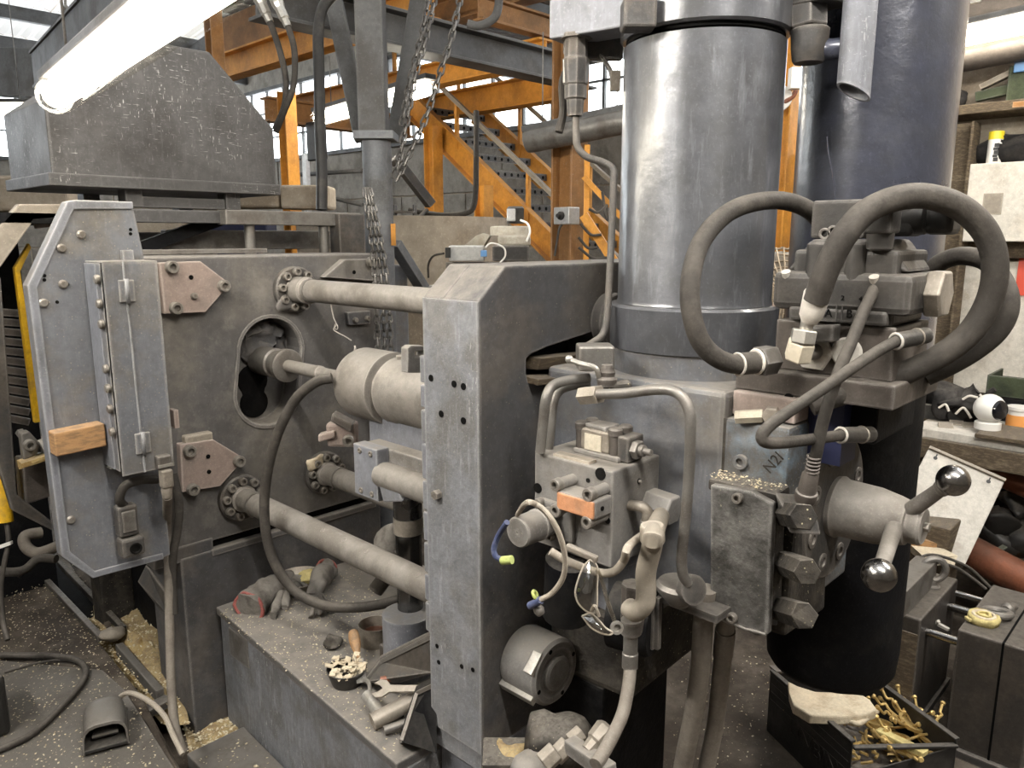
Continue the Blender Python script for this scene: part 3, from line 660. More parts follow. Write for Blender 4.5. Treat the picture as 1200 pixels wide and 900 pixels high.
# carrier under it
XC = 1.345
t = thing('cylinder_carrier', 'blue grey carrier block under the shot cylinder with a stubby shaft', 'machine block', (1.4, 1.75, .9))
def q_(x, y, X=XC): return P(x, y, X=X)
a0, a1 = q_(415,500), q_(490,556)
MB().box(1.40, 1.52, 1.50, a0.y, .93, axz-.08).build('block', M['paint_clean'], t, bevel=.006)
MB().box(1.345, 1.40, 1.5, 1.92, .985, 1.03).build('shelf', M['manifold'], t, bevel=.004)
b = MB().box(1.30, 1.345, q_(456,540).y, q_(429,540).y, .875, 1.035).build('end_cap', M['paint_clean'], t, bevel=.003)
yc = (q_(456,540).y+q_(429,540).y)/2
for dy in (-.03, .025):
    for z in (.893, 1.018): bolt(b, V((1.30, yc+dy, z)), (-1,0,0), .009, .004)
MB().lathe((1.322, q_(456,540).y+.01, .955), (0,-1,0), [(0,.036),(.02,.04),(.30,.04)], 24).build('shaft', M['bar_tan'], t)
MB().obox(P(470,566,X=1.33), (.02,0,0), (0,.07,-.012), (0,.006,.035)).build('wedge', M['paint_clean'], t, bevel=.005)
MB().obox(P(463,574,X=1.31), (.02,0,0), (0,.045,-.012), (0,.012,.03)).build('wedge', M['paint_clean'], t, bevel=.005)
# clamp seen behind the carrier
t = thing('rod_clamp', 'brown lumpy clamp bolted between shot cylinder and die plate', 'clamp', P(405,525,d=2.75))
c = P(402,508,d=2.72)
MB().obox(c, (.05*CA,-.05*SA,0), (.03*SA,.03*CA,0), (0,0,.045)).rough(.01,4,20).build('body', M['pink'], t, bevel=.01)
MB().obox(c+V((-.01,-.02,.05)), (.035*CA,-.035*SA,-.02), (.03*SA,.03*CA,0), (.004,0,.014)).build('jaw', M['manifold_brown'], t, bevel=.006)
MB().obox(c+V((-.05,.02,-.0)), (.03*CA,-.03*SA,0.008), (.02*SA,.02*CA,0), (0,0,.014)).build('tongue', M['pink'], t, bevel=.006)
bolt(t, P(408,516,d=2.66), (-SA*0-.5,-.85,0), .02, .02)
# chrome column
t = thing('guide_column', 'shiny black chromed column standing under the shot cylinder', 'column', P(478,690,d=2.5))
cx = P(478, 600, Y=1.80); gz = P(478, 580, Y=1.80).z-.297
MB().lathe((cx.x, 1.80, .297), EZ, [(0,.05),(.05,.05),(.052,.041),(.13,.041),(.132,.043),(.145,.043),(.147,.041),(gz-.07,.041),(gz-.068,.045),(gz,.045)], 30).build('shaft', M['chrome_black'], t)
MB().lathe((cx.x, 1.80, .297+gz-.12), EZ, [(0,.046),(.05,.046)], 30).build('collar', M['tin'], t)
MB().box(cx.x-.055, cx.x+.12, 1.74, 1.90, .30, .352).build('foot', M['steel_dark'], t, bevel=.004)
# short tube under the near tie bar
c = P(477,760,X=1.36)
tag(MB().lathe((1.38, c.y+.02, .297), EZ, [(0,.078),(.20,.078)], 28).build('spacer_tube', M['paint_clean']), 'short blue grey tube standing under the near tie bar', 'tube')
# slide rail along the back edge of the front plate
t = thing('slide_rail', 'segmented pale blue rail along the left edge of the front plate', 'rail', (1.25, 1.475, .6))
zz = [1.36,1.285,1.22,1.13,1.03,.945,.86,.77,.69,.60]
for i in range(9):
    MB().box(1.225, 1.26, 1.462, 1.50, zz[i+1]+.003, zz[i]-.003).build('rail_segment', M['paint_clean'] if i % 2 else M['paint_worn'], t, bevel=.004)
# lug plate above the cylinder
t = thing('lug_plate', 'small pale lug plate with an oblong hole above the shot cylinder', 'lug', P(482,415,d=2.25))
o = PL([(478,437),(478,408),(482,405),(497,405),(497,437)], Y=1.62); hh = PL([(487,418),(487,412),(496,411),(496,417)], Y=1.62)
MB().holed(o, [hh], (0,.03,0)).build('plate', M['manifold'], t, bevel=.003)
for x in (470, 476): hexbolt(t, P(x,424,d=2.35), EZ, .016, .02)
# ================================================================ front plate
X0, YF, YBk = 1.2, 1.255, 1.45
zc, zt2 = P(557,353,Y=YF).z, 1.585
xc = P(592,307,Y=YF).x
t = thing('front_plate', 'thick upright grey front plate with a chamfered top corner', 'machine plate', (1.6, 1.35, .36)); fp = t
out = [V((X0,YF,.36)), V((2.3,YF,.36)), V((2.3,YF,zt2)), V((xc,YF,zt2)), V((X0,YF,zc))]
n0 = P(617,412,Y=YF); n1 = P(617,447,Y=YF); x1 = 1.66
nz0, nz1 = n1.z, n0.z; nx = n0.x; rr = .018
notch = [V((nx+.006,YF,nz0)), V((x1,YF,nz0)), V((x1,YF,nz1+.03)), V((nx+.08,YF,nz1+.004)), V((nx+rr,YF,nz1-.008)), V((nx,YF,nz1-rr)), V((nx,YF,nz0+rr))]
mb = MB().holed(out, [notch], (0,.12,0))
mb.prism([p+V((0,.1205,0)) for p in out], (0,YBk-YF-.1205,0))
mb.build('plate', M['face_dark'], t, bevel=.004)
# worn paint skin on the narrow side and on the chamfer: real thin sheet metal covers
MB().box(X0-.003, X0+.002, YF+.001, YBk-.001, .362, zc-.002).build('side_skin', M['paint_worn'], t, bevel=.001)
for q in ((505,443),(532,450),(543,453),(517,485),(543,493),(512,757),(514,776),(541,781),(554,785)):
    hole(t, P(*q, X=X0-.004), (-1,0,0), .0085 if q[1] < 700 else .006)
hexbolt(t, P(514,579,X=X0-.004), (-1,0,0), .013, .016)
MB().box(X0+.03, 1.5, YF+.0, YBk, -.195, .362).build('foot', M['paint_clean'], t, bevel=.004)
MB().box(X0+.005, X0+.035, YF-.003, YBk+.01, .30, .362).build('foot_flange', M['paint_worn'], t, bevel=.004)
# nut of the tie bar on the plate's face
c = V((1.345, YF, .62)); c = P(612,768,Y=YF)
tn = tag(MB().lathe(c, (0,-1,0), [(0,.082),(.01,.086),(.11,.086),(.118,.078),(.118,.062),(.112,.060),(.112,.046),(.122,.044),(.126,.036)], 36).build('tie_bar_nut', M['manifold']), 'round grimy nut of the tie bar on the face of the front plate', 'nut')
for an in (20,110,200,290):
    a = math.radians(an); hole(tn, c+V((math.cos(a)*.07,-.118,math.sin(a)*.07)), (0,-1,0), .006)
MB().obox(c+V((-.075,-.055,-.045)), (.006,0,-.01), (0,.055,0), (-.008,0,-.006)).build('key_strip', M['bright'], tn, bevel=.002)
MB().obox(c+V((-.06,-.10,.04)), (.02,0,.02), (0,.014,0), (-.012,0,.012)).build('lock_plate', M['bright'], tn, bevel=.002)
# wood stuck in the notch
a, b_ = P(622,430,Y=YF+.02), P(700,425,Y=YF+.02)
tw = MB()
tw.bar(a+V((0,0,.008)), b_+V((.05,0,.012)), .05, .032).rough(.008,2,30)
tag(tw.build('wood_wedge', M['wood_dark'], bevel=.004), 'splintered dirty wood wedge in the notch of the front plate', 'wood')
a, b_ = P(620,446,Y=YF-.005), P(690,440,Y=YF-.005)
tag(MB().bar(a, b_, .06, .018).rough(.006,4,30).build('wood_lath', M['wood_dark'], bevel=.003), 'flat dirty wood slat under the wedge beside the pipe', 'wood')
# round cover behind the large cylinder on the plate
tag(MB().lathe(P(712,375,Y=YF-.001), (0,-1,0), [(0,.075),(.03,.075),(.034,.07)], 32).build('round_cover', M['face_dark']), 'round dark cover on the front plate half behind the large cylinder', 'cover')
# ================================================================ guard door on the left
YG = 2.5
t = thing('guard_door', 'blue grey sheet metal guard door with cut corners at the left', 'guard', (.78, YG, .6)); gd = t
go = [(.628,1.516),(.752,1.752),(.775,1.757),(.934,1.757),(.955,1.60),(.955,.605),(.913,.600),(.712,.605),(.635,.70)]
MB().prism([V((x,YG,z)) for x, z in go], (0,.05,0)).build('panel', M['paint'], t, bevel=.005)
gi = [(.652,1.51),(.768,1.73),(.934,1.735),(.934,1.757),(.775,1.757),(.752,1.752),(.628,1.516),(.635,.70),(.712,.605),(.93,.60),(.93,.622),(.72,.627),(.658,.71)]
MB().prism([V((x,YG,z)) for x, z in gi], (0,-.006,0)).build('rim', M['paint_clean'], t, bevel=.003)
for q in ((95,275),(72,291),(74,333),(51,355),(83,609)): stud(t, P(*q, Y=YG-.001), (0,-1,0), .013, .009)
for q in ((153,269),(153,274),(52,323),(52,328),(79,333),(67,354)): hole(t, P(*q, Y=YG-.001), (0,-1,0), .005)
MB().obox(P(91,513.5,Y=YG-.03), ((P(121,510,Y=YG-.05)-P(61,516,Y=YG-.05)).x/2,0,.003), (0,.03,0), (0,0,.035)).build('stop_block', M['wood'], t, bevel=.004)
# channel cover on the door
XC0, XC1, YC0 = .782, .936, 2.355
cz0, cz1 = .95, 1.583
t = thing('cable_channel', 'blue grey folded sheet channel with two hinges bolted to the guard door', 'channel', (.86, 2.43, cz0)); cc = t
MB().box(XC0, XC1, YC0, YC0+.005, cz0, cz1).box(XC0-.0, XC0+.004, YC0+.02, YG-.006, cz0+.01, cz1-.005).box(XC1-.004, XC1, YC0, YG-.006, cz0, cz1).box(XC0, XC1, YC0, YG-.006, cz1-.004, cz1).box(XC0, XC1, YC0+.1, YG-.006, cz0, cz0+.004).build('sheet', M['paint'], t, bevel=.002)
part_label(MB().box(XC0-.004, XC0+.0, YC0+.05, YG-.006, cz0+.012, cz1-.006).build('side_sheet', M['paint_clean'], t, bevel=.001), 'bluer side sheet')
seam = PL([(144,306),(147,340),(152,380),(158,440),(163,490),(167,525),(170,553)], Y=YC0-.001)
MB().tube(seam, .0035, 8).build('seam_cord', M['paint_worn'], t)
for c0, m0 in (((148,341), 'paint'), ((167,519), 'paint')):
    c = P(*c0, Y=YC0)
    h = MB().box(c.x-.022, c.x-.003, YC0-.008, YC0+.001, c.z-.032, c.z+.032).box(c.x+.003, c.x+.022, YC0-.008, YC0+.001, c.z-.032, c.z+.032).build('hinge', M[m0], t, bevel=.003)
    MB().cyl((c.x, YC0-.008, c.z-.035), (c.x, YC0-.008, c.z+.035), .006, n=10).build('hinge_pin', M['paint_worn'], h)
for q in ((113,327),(115,355),(118,379),(124,431),(127,454),(130,478),(133,505)):
    z = P(*q, X=XC0).z; sb = shared('button', ('btn',), lambda: MB().lathe((0,0,0), EZ, [(0,.014),(.008,.014),(.012,.010)], 14), M['bolt'], t, V((XC0-.003, YC0+.03, z)), (-1,0,0))
MB().obox(P(204,490,Y=2.45), (.008,0,0), (0,.02,0), (0,0,.03)).build('catch', M['pink'], t, bevel=.002)
MB().obox(P(149,300,Y=2.48), (.016,0,0), (0,.012,0), (0,0,.018)).build('catch', M['paint_worn'], t, bevel=.002)
# connector with cable hanging down in front
cn = P(193,545,Y=2.33)
t = thing('cable_connector', 'pale grey multi-pin connector with cable hanging from the channel foot', 'connector', cn)
MB().box(cn.x-.02, cn.x+.02, 2.325, 2.355, cn.z-.012, cn.z+.03).build('socket', M['steel'], t, bevel=.004)
MB().box(cn.x-.017, cn.x+.017, 2.31, 2.345, cn.z-.07, cn.z-.012).build('plug', M['tin'], t, bevel=.006)
MB().lathe((cn.x, 2.33, cn.z-.07), (0,0,-1), [(0,.016),(.008,.017),(.03,.015),(.034,.013)], 14).build('gland', M['tin'], t)
MB().box(cn.x-.022, cn.x+.022, 2.318, 2.326, cn.z-.004, cn.z+.004).build('clip_bar', M['bright'], t)
MB().tube([V((cn.x,2.33,cn.z-.1))]+PD([(196,620,2.62),(198,690,2.6),(199,750,2.58),(201,810,2.55),(205,850,2.52),(213,878,2.50),(216,882,2.50)]), .0145, 12).build('cable', M['rubber_dusty'], t)
for i, (pts, r, m, l) in enumerate([
    ([(178,553,2.78),(181,590,2.76),(186,630,2.74),(188,662,2.73)], .019, 'rubber', 'thick grey conduit going down behind the connector cable'),
    ([(203,555,2.62),(210,590,2.62),(208,620,2.62),(202,660,2.62),(204,720,2.6)], .014, 'rubber', 'black hose behind the connector cable')]):
    tag(MB().tube(PD(pts), r, 12).build('conduit', M[m]), l, 'conduit')
# plug on the door with its cable
c = P(147,612,Y=2.47)
t = thing('plug_box', 'grey plug and socket on the lower guard door with a bent cable', 'plug', P(148,650,Y=2.47))
MB().obox(c+V((0,-.01,.012)), (.030,0,0), (0,.022,0), (0,0,.05)).build('plug', M['steel_dark'], t, bevel=.008)
MB().obox(c+V((0,-.034,.012)), (.02,0,0), (0,.004,0), (0,0,.034)).build('cover_plate', M['steel'], t, bevel=.003)
sc_ = c+V((.006,-.012,-.075))
MB().obox(sc_, (.036,0,0), (0,.026,0), (0,0,.032)).build('socket', M['steel_dark'], t, bevel=.010)
MB().lathe(sc_+V((.004,-.026,-.004)), (0,-1,0), [(0,.018),(.006,.018),(.006,.013),(.001,.012),(.001,0)], 16).build('cable_entry', M['pit'], t)
MB().tube([c+V((0,-.005,.055)), P(140,585,Y=2.44), P(146,570,Y=2.43), P(163,563,Y=2.43), P(184,562,Y=2.45)], .014, 12).build('cable', M['rubber'], t)
# ---------------- second guard further left and the dark furnace room behind it
t = thing('rear_guard', 'beige cut-corner guard frame behind the guard door with a yellow edge strip', 'guard', (.55, 3.2, FL))
YR = 3.15
o = PL([(-60,330),(22,239),(112,239),(112,252),(40,258),(-8,325),(-8,420),(-60,480)], Y=YR)
MB().prism(o, (0,.04,0)).build('frame_sheet', M['tan_box'], t, bevel=.004)
a, b_ = PL([(-4,330),(22,590)], Y=YR-.05)
MB().prism(PL([(-14,325),(1,325),(20,580),(62,612),(62,622),(14,598),(-4,540)], Y=YR-.06), (0,.03,0)).build('lower_frame', M['steel_dark'], t, bevel=.004)
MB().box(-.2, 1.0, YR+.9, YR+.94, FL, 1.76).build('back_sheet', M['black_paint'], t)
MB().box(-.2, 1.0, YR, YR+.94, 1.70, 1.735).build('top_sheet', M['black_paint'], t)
ys = MB().prism(PL([(17,314),(34,285),(37,290),(24,318),(50,494),(41,496)], Y=YR+.2), (0,.03,0)).build('edge_strip', M['yellow'], t, bevel=.003)
MB().prism(PL([(42,261),(66,260),(66,265),(43,268)], Y=YR+.2), (0,.03,0)).build('stay', M['pink'], t, bevel=.003)
for k in range(12):
    MB().bar(P(-10,365+k*11,Y=YR+.35), P(34,368+k*11.5,Y=YR+.35), .02, .028).build('rib', M['manifold_brown'], t)
t = thing('furnace_gear', 'greasy linkage with a pin and flakes below the rear guard', 'linkage', P(40,590,d=3.7))
MB().prism(PL([(26,540),(60,535),(66,580),(30,592)], Y=3.1), (0,.1,0)).build('side_plate', M['manifold_brown'], t, bevel=.006)
MB().prism(PL([(24,508),(34,505),(48,520),(44,533),(28,540)], Y=3.05), (0,.04,0)).build('lever', M['steel'], t, bevel=.006)
bolt(t, P(34,521,Y=3.045), (0,-1,0), .02, .02)
MB().cyl(P(48,525,Y=3.05), P(60,520,Y=3.05), .03, n=16).build('pin', M['manifold'], t)
MB().bar(P(22,505,Y=3.1), P(34,520,Y=3.06), .02, .02).build('stay', M['steel'], t)
MB().obox(P(45,538,Y=3.04), (.06,0,.012), (0,.03,0), (0,0,.008)).rough(.012,8,40).build('crust', M['shavings'], t)
# yellow rod of the crane pendant and the cable below it
t = thing('pendant_control', 'yellow pendant handle hanging at the left edge with a thin cable', 'pendant', P(5,615,d=2.9))
MB().tube(PD([(-3,520,2.9),(1,560,2.9),(7,612,2.9)]), .026, 14).build('handle', M['yellow'], t)
MB().tube(PD([(8,612,2.9),(10,635,2.88),(5,660,2.86),(1,690,2.85),(4,730,2.83),(9,750,2.8)]), .009, 10).build('cable', M['rubber'], t)
MB().obox(P(5,639,d=2.86), (.02,-.02,.01), (.005,.005,0), (0,0,.006)).build('tag', M['white'], t)
for pts, r, l in [([(68,640,3.3),(44,648,3.28),(30,640,3.28),(30,628,3.3),(48,624,3.35)], .024, 'thick grey hose curled at the foot of the guard door'),
                  ([(66,655,3.2),(45,655,3.2),(28,668,3.15),(5,670,3.1),(-20,662,3.1)], .018, 'grey hose running left along the floor edge'),
                  ([(58,640,3.4),(38,660,3.35),(20,675,3.3)], .012, 'thin black hose under the thick curled hose')]:
    tag(MB().tube(PD(pts), r, 12).build('floor_hose', M['rubber'] if r < .02 else M['rubber_dusty']), l, 'hose')
tag(MB().tube([P(x,y,Z=.014) for x, y in [(-30,768),(20,768),(60,769),(88,773),(100,784),(96,800),(70,830),(40,858),(10,874),(-30,890)]], .012, 12).build('floor_cable', M['rubber']), 'thick black cable looped over the floor sheet at the left', 'cable')
tag(MB().tube([P(x,y,Z=.006) for x, y in [(5,788),(40,778),(70,773),(92,772)]], .005, 8).build('floor_wire', M['rubber']), 'thin black wire beside the looped cable on the floor sheet', 'wire')
c = P(-6,850,Z=0); tag(MB().box(c.x-.12, c.x+.03, c.y-.1, c.y+.1, 0.0, .22).build('black_case', M['plastic_black'], bevel=.02), 'edge of a black rounded case at the left frame edge', 'case')
# ---------------- foot pedal
pa, pb, pc = P(97,886,Z=.012), P(152,871,Z=.012), P(92,838,Z=.012)
u = (pb-pa); Wd = u.length; u.normalize(); v = V((-u.y,u.x,0))
t = thing('foot_pedal', 'grey hooded foot pedal switch on the steel floor sheet', 'pedal', (pa+pb)/2)
def L2(a, b, z): return pa+u*a+v*b+EZ*z
dep = .21; n = 9
def hoodring(b, k, s_):
    hgt = (.085+.035*math.sin(math.pi*min(1,(b/dep)*.9+.1)))*k
    pts = [L2(Wd/2-Wd/2*s_, b, 0)]
    for i in range(n+1):
        a = math.pi*(1-i/n); x = math.cos(a); z = math.sin(a)
        sq = lambda q: math.copysign(abs(q)**.55, q)
        pts.append(L2(Wd/2+Wd/2*s_*sq(x)*.98, b, .012+(hgt-.012)*sq(z)))
    pts.append(L2(Wd/2+Wd/2*s_, b, 0)); return pts
rings = [hoodring(0,1,1), hoodring(.02,1,1), hoodring(dep*.55,1.0,.98), hoodring(dep*.9,.85,.9), hoodring(dep,.6,.8)]
inner = [hoodring(0,.90,.92), hoodring(dep*.5,.88,.9), hoodring(dep*.8,.7,.8)]
mb = MB()
def skin(rs):
    m = len(rs[0]); vs = [p for r in rs for p in r]
    mb.add(vs, [(i*m+k, i*m+k+1, (i+1)*m+k+1, (i+1)*m+k) for i in range(len(rs)-1) for k in range(m-1)], True)
skin(rings); skin(inner)
m_ = len(rings[0]); mb.add(rings[0]+inner[0], [(k,k+1,m_+k+1,m_+k) for k in range(m_-1)])
mb.add(rings[-1], [list(range(m_))]); mb.add(inner[-1], [list(range(m_))])
mb.build('hood', M['steel'], t)
MB().prism([L2(0,0,0),L2(Wd,0,0),L2(Wd,dep,0),L2(0,dep,0)], (0,0,.012)).build('base_plate', M['plastic_black'], t, bevel=.003)
MB().prism([L2(.03,.03,.028),L2(Wd-.03,.03,.028),L2(Wd-.035,.13,.05),L2(.035,.13,.05)], (0,0,.01)).build('treadle', M['plastic_black'], t, bevel=.003)
MB().bar(L2(.03,.03,.04), L2(Wd-.03,.03,.04), .006, .008).build('treadle_edge', M['steel'], t)
hl = [P(x,y,d=d) for x, y, d in [(134,822,2.70),(150,812,2.64),(172,820,2.58),(192,838,2.52),(203,862,2.48),(214,884,2.44)]]
MB().tube(hl, .0085, 10).build('cable', M['tan_box'], t)
# ================================================================ base block between the plates and what lies on it
ZT = .297
base_poly = [V((1.154,2.635,0)), V((1.081,1.455,0)), V((1.93,1.455,0)), V((1.93,2.635,0))]
t = thing('base_block', 'heavy grey base block with a dusty chip strewn top between the plates', 'machine base', (1.5, 2.0, FL)); bb = t
MB().prism([p+V((.012,0,FL)) for p in base_poly], (0,0,ZT-.03-FL)).build('body', M['paint_worn'], t, bevel=.006)
MB().prism([p+V((0,0,ZT-.03)) for p in base_poly], (0,0,.03)).build('top_plate', M['face'], t, bevel=.004)
MB().prism([V((.93,2.45,FL)), V((.93,1.45,FL)), V((1.10,1.45,FL)), V((1.14,2.45,FL))], (0,0,.10)).build('step', M['steel'], t, bevel=.006)
a, b_ = P(267,728,X=1.148), P(291,775,X=1.148)
MB().obox((1.150,(a.y+b_.y)/2,ZT-.095), (.003,0,0), (0,abs(a.y-b_.y)/2,0), (0,0,.055)).build('name_plate', M['steel'], t, bevel=.002)
def on(x, y, z=ZT): return P(x, y, Z=z)
# gloves
def glove(name, label, cuff, palm, tips, r, trimc='red_trim', h=.03):
    t = thing(name, label, 'glove', on(*palm))
    mb = MB(); c0, c1 = on(*cuff, z=ZT+h), on(*palm, z=ZT+h)
    mb.tube([c0, (c0*2+c1)/3+V((0,0,.012)), (c0+c1*2)/3+V((0,0,.006)), c1], r, 14, 6, lambda q: r*(1.12-.5*q*q))
    for q in tips:
        e = on(*q, z=ZT+.012); m_ = (c1+e)/2+V((0,0,.016))
        mb.tube([c1+(c1-c0)*-.25, m_, e], r*.3, 8, 5)
    mb.rough(.014, len(label), 26).build('fabric', M['glove_grey'], t)
    u = (c1-c0).normalized()
    MB().torus(c0, u, r*1.1, .006, 20, 6).rough(.008, 3, 22).build('cuff_trim', M[trimc], t)
    return t
glove('work_glove', 'worn grey work glove with red cuff trim lying flat on the base block', (292,712), (338,678), [(352,700),(362,694),(372,688),(320,722),(334,712)], .052)
glove('work_glove', 'grey work glove with red cuff standing against the bowl', (383,668), (366,700), [(378,720),(386,716),(396,712),(366,722)], .036, h=.045)
# bowl with resin
c = on(352,690)
t = thing('bowl', 'shallow tin bowl with yellow resin behind the gloves', 'bowl', c)
MB().lathe(c, EZ, [(0,.06),(.012,.075),(.05,.098),(.052,.096),(.016,.072),(.014,0)], 30).build('dish', M['tin'], t)
MB().ball(c+V((.03,-.01,.035)), .05, 16, 8, (1,1,.5)).rough(.02,3,30).build('resin', M['resin'], t)
# can, pot of chips, scraper
c = on(440,752)
t = thing('open_can', 'rusty open tin can beside the spacer tube', 'can', c)
MB().lathe(c, EZ, [(0,.055),(.065,.055),(.068,.057),(.068,.053),(.02,.052),(.02,0)], 28).build('can_wall', M['tin'], t)
MB().lathe(c+V((0,0,.02)), EZ, [(0,.05),(.012,.05),(.012,0)], 20).build('contents', M['copper'], t)
c = on(407,800)
t = thing('chip_pot', 'black pot full of pale chips at the edge of the base block', 'pot', c)
MB().lathe(c, EZ, [(0,.045),(.05,.062),(.052,.060),(.03,.052),(.03,0)], 26).build('pot_wall', M['plastic_black'], t)
mb = MB()
for k in range(70):
    a = random.uniform(0,6.28); r = .055*math.sqrt(random.random()); p = c+V((math.cos(a)*r, math.sin(a)*r, .045+.02*random.random()))
    e = random.uniform(.006,.014); u = V((random.uniform(-1,1),random.uniform(-1,1),random.uniform(-.6,.6))).normalized()*e; v_ = u.cross(V((random.uniform(-1,1),.3,1))).normalized()*e*.7
    mb.obox(p, u, v_, u.cross(v_).normalized()*.0016)
mb.build('chips', M['cream'], t, kind='stuff')
s0, s1, s2 = on(414,742,ZT+.07), on(420,772,ZT+.055), on(424,800,ZT+.03)
t = thing('scraper', 'scraper with a pale wooden handle stuck in the chip pot', 'scraper', s1)
MB().tube([s0, s0*.5+s1*.5, s1], .016, 12, 5, lambda q: .016-.005*q+.004*math.sin(q*5)).build('handle', M['wood'], t)
MB().bar(s1, s2, .03, .003).build('blade', M['bright'], t)
tag(MB().ball(on(389,752,ZT+.02), .028, 14, 8, (1,1,.8)).rough(.015,4,40).build('grease_lump', M['greasy']), 'dark lump of grease on the base block left of the can', 'lump')
# sheet metal chute with the spanners and pipes
t = thing('tool_tray', 'black sheet metal tray with raised edges holding spanners by the front plate', 'tray', on(470,820))
z0 = ZT
def trp(pts, Y): return PL(pts, Y=Y)
A1 = [P(428,800,d=2.33), P(447,775,d=2.33), P(508,745,d=2.16), P(508,789,d=2.16), P(470,800,d=2.27)]
MB().prism(A1, (.02,.03,0)).build('back_panel', M['steel_dark'], t, bevel=.003)
MB().bar(A1[0], A1[1], .012, .012).build('rim', M['steel'], t); MB().bar(A1[1], A1[2], .012, .012).build('rim', M['steel'], t)
B1 = [on(470,868,ZT+.002), on(471,868,ZT+.05), P(489,812,d=2.10), P(512,801,d=2.06), on(512,884,ZT+.002)]
MB().prism(B1, (.02,.03,0)).build('front_panel', M['black_paint'], t, bevel=.003)
for k in range(3): MB().bar(B1[k], B1[k+1], .01, .01).build('rim', M['steel_dark'], t)
# spanner
a, b_ = on(447,808,ZT+.075), on(503,808,ZT+.10)
t = thing('spanner', 'pale open-ended spanner lying across the tool tray', 'spanner', a)
u = (b_-a).normalized(); nrm = V((-.35,-.35,.87)); s_ = nrm.cross(u).normalized(); nrm = u.cross(s_)
def sp_(x, y): return a+u*x+s_*y
o = [sp_(.03,-.011),(sp_(.012,-.026)),(sp_(-.008,-.028)),sp_(-.026,-.016),sp_(-.006,-.010),sp_(.006,0),sp_(-.006,.010),sp_(-.026,.016),sp_(-.008,.028),sp_(.012,.026),sp_(.03,.011),sp_(.21,.009),sp_(.21,-.009)]
MB().prism(o, nrm*.008).build('jaw_and_shank', M['tin'], t, bevel=.002)
for i, (p, q, r, m, l) in enumerate([
    (on(436,846,ZT+.025), on(503,812,ZT+.055), .024, 'tin', 'thick pale pipe lying lowest in the tool tray'),
    (on(450,856,ZT+.02), on(503,838,ZT+.03), .012, 'steel', 'thin dark rod with a ring end in front of the pipe'),
    (on(446,797,ZT+.06), on(512,784,ZT+.08), .010, 'copper', 'reddish brown rod leaning along the back of the tray'),
    (on(430,815,ZT+.045), on(450,842,ZT+.03), .019, 'bright', 'shiny stubby socket tube standing in the tray')]):
    t = tag(MB().lathe(p, q-p, [(0,r),((q-p).length,r),((q-p).length,r*.7),(.001,r*.7)], 18).build('tool_bar', M[m]), l, 'bar')
tag(MB().tube([on(424,795,ZT+.03), on(432,800,ZT+.05), on(434,815,ZT+.04), on(440,828,ZT+.03)], .006).build('bent_wire', M['bright']), 'bent shiny wire at the left end of the tool tray', 'wire')
# black hose loop in front of the plates
tag(MB().tube(PD([(389,443,2.42),(370,448,2.42),(345,470,2.44),(323,515,2.48),(311,570,2.52),(311,620,2.55),(322,660,2.56),(345,692,2.56),(378,709,2.53),(415,712,2.5),(452,707,2.5),(478,698,2.52),(498,690,2.55)]), .0165, 14).build('loop_hose', M['rubber']), 'dark hose looping from the shot cylinder down over the base block', 'hose')
# chain bit and sack behind chrome column
tag(MB().ball(P(456,640,d=2.8), .07, 16, 10, (.7,.7,1.2)).rough(.03,2,14).build('rag_bundle', M['glove_grey']), 'dirty rag bundle behind the chrome column', 'rag')
tag(MB().tube(PD([(470,650,2.7),(458,668,2.7),(440,692,2.7)]), .028, 12).build('rear_hose', M['rubber']), 'thick dark hose behind the chrome column', 'hose')
# ================================================================ pit debris
def blob(poly, z, hgt, m, name, label, seed, nf=900):
    """a low heap on a polygon of floor points"""
    pts = [P(x, y, Z=z) for x, y in poly]; c = sum(pts, V((0,0,0)))/len(pts)
    m_ = 7; vs = [c+V((0,0,hgt))]; fs = []
    ring = []
    for p, q in zip(pts, pts[1:]+pts[:1]):
        for k in range(4): ring.append(p.lerp(q, k/4))
    k = len(ring)
    for j in range(1, m_+1):
        for p in ring: vs.append(c.lerp(p, j/m_)+V((0,0,hgt*(1-(j/m_)**2))))
    fs += [(0, 1+i, 1+(i+1)%k) for i in range(k)]
    for j in range(m_-1): fs += [(1+j*k+i, 1+(j+1)*k+i, 1+(j+1)*k+(i+1)%k, 1+j*k+(i+1)%k) for i in range(k)]
    mb = MB().add(vs, fs, True).rough(.03, seed, 14)
    tri = [f for f in mb.f]; vv = list(mb.v); fl = MB()
    ar = []
    for f in tri: ar.append((V(vv[f[1]])-V(vv[f[0]])).cross(V(vv[f[2]])-V(vv[f[0]])).length)
    for _ in range(nf):
        f = random.choices(tri, ar)[0]; a, b = random.random(), random.random()
        p = V(vv[f[0]]).lerp(V(vv[f[1]]), a).lerp(V(vv[f[2]]), b)+V((0,0,.003))
        e = random.uniform(.003,.009); t_ = random.uniform(0,6.28); u = V((math.cos(t_),math.sin(t_),random.uniform(-.6,.6)))*e; v_ = V((-math.sin(t_),math.cos(t_),random.uniform(-.6,.6)))*e*random.uniform(.4,.9)
        fl.add([p-u, p-v_, p+u*.8, p+v_, p+V((0,0,e*.5))], [(0,1,4),(1,2,4),(2,3,4),(3,0,4),(3,2,1,0)])
    o = mb.build(name, M[m], kind='stuff')
    if nf: fl.build('chip_flakes', M['flakes'], o, kind='stuff'); o['label'] = label; o['category'] = 'chips'; return o
blob([(225,905),(212,850),(240,820),(300,840),(345,905),(300,950)], FL, .03, 'shavings', 'chip_heap', 'yellow brown chips heaped in the pit at the foot of the pedestal', 1)
blob([(90,735),(120,690),(190,700),(215,760),(220,850),(190,850),(150,800)], -.12, .10, 'shavings', 'chip_heap', 'yellow chips and dust heaped along the edge of the floor sheet', 2)
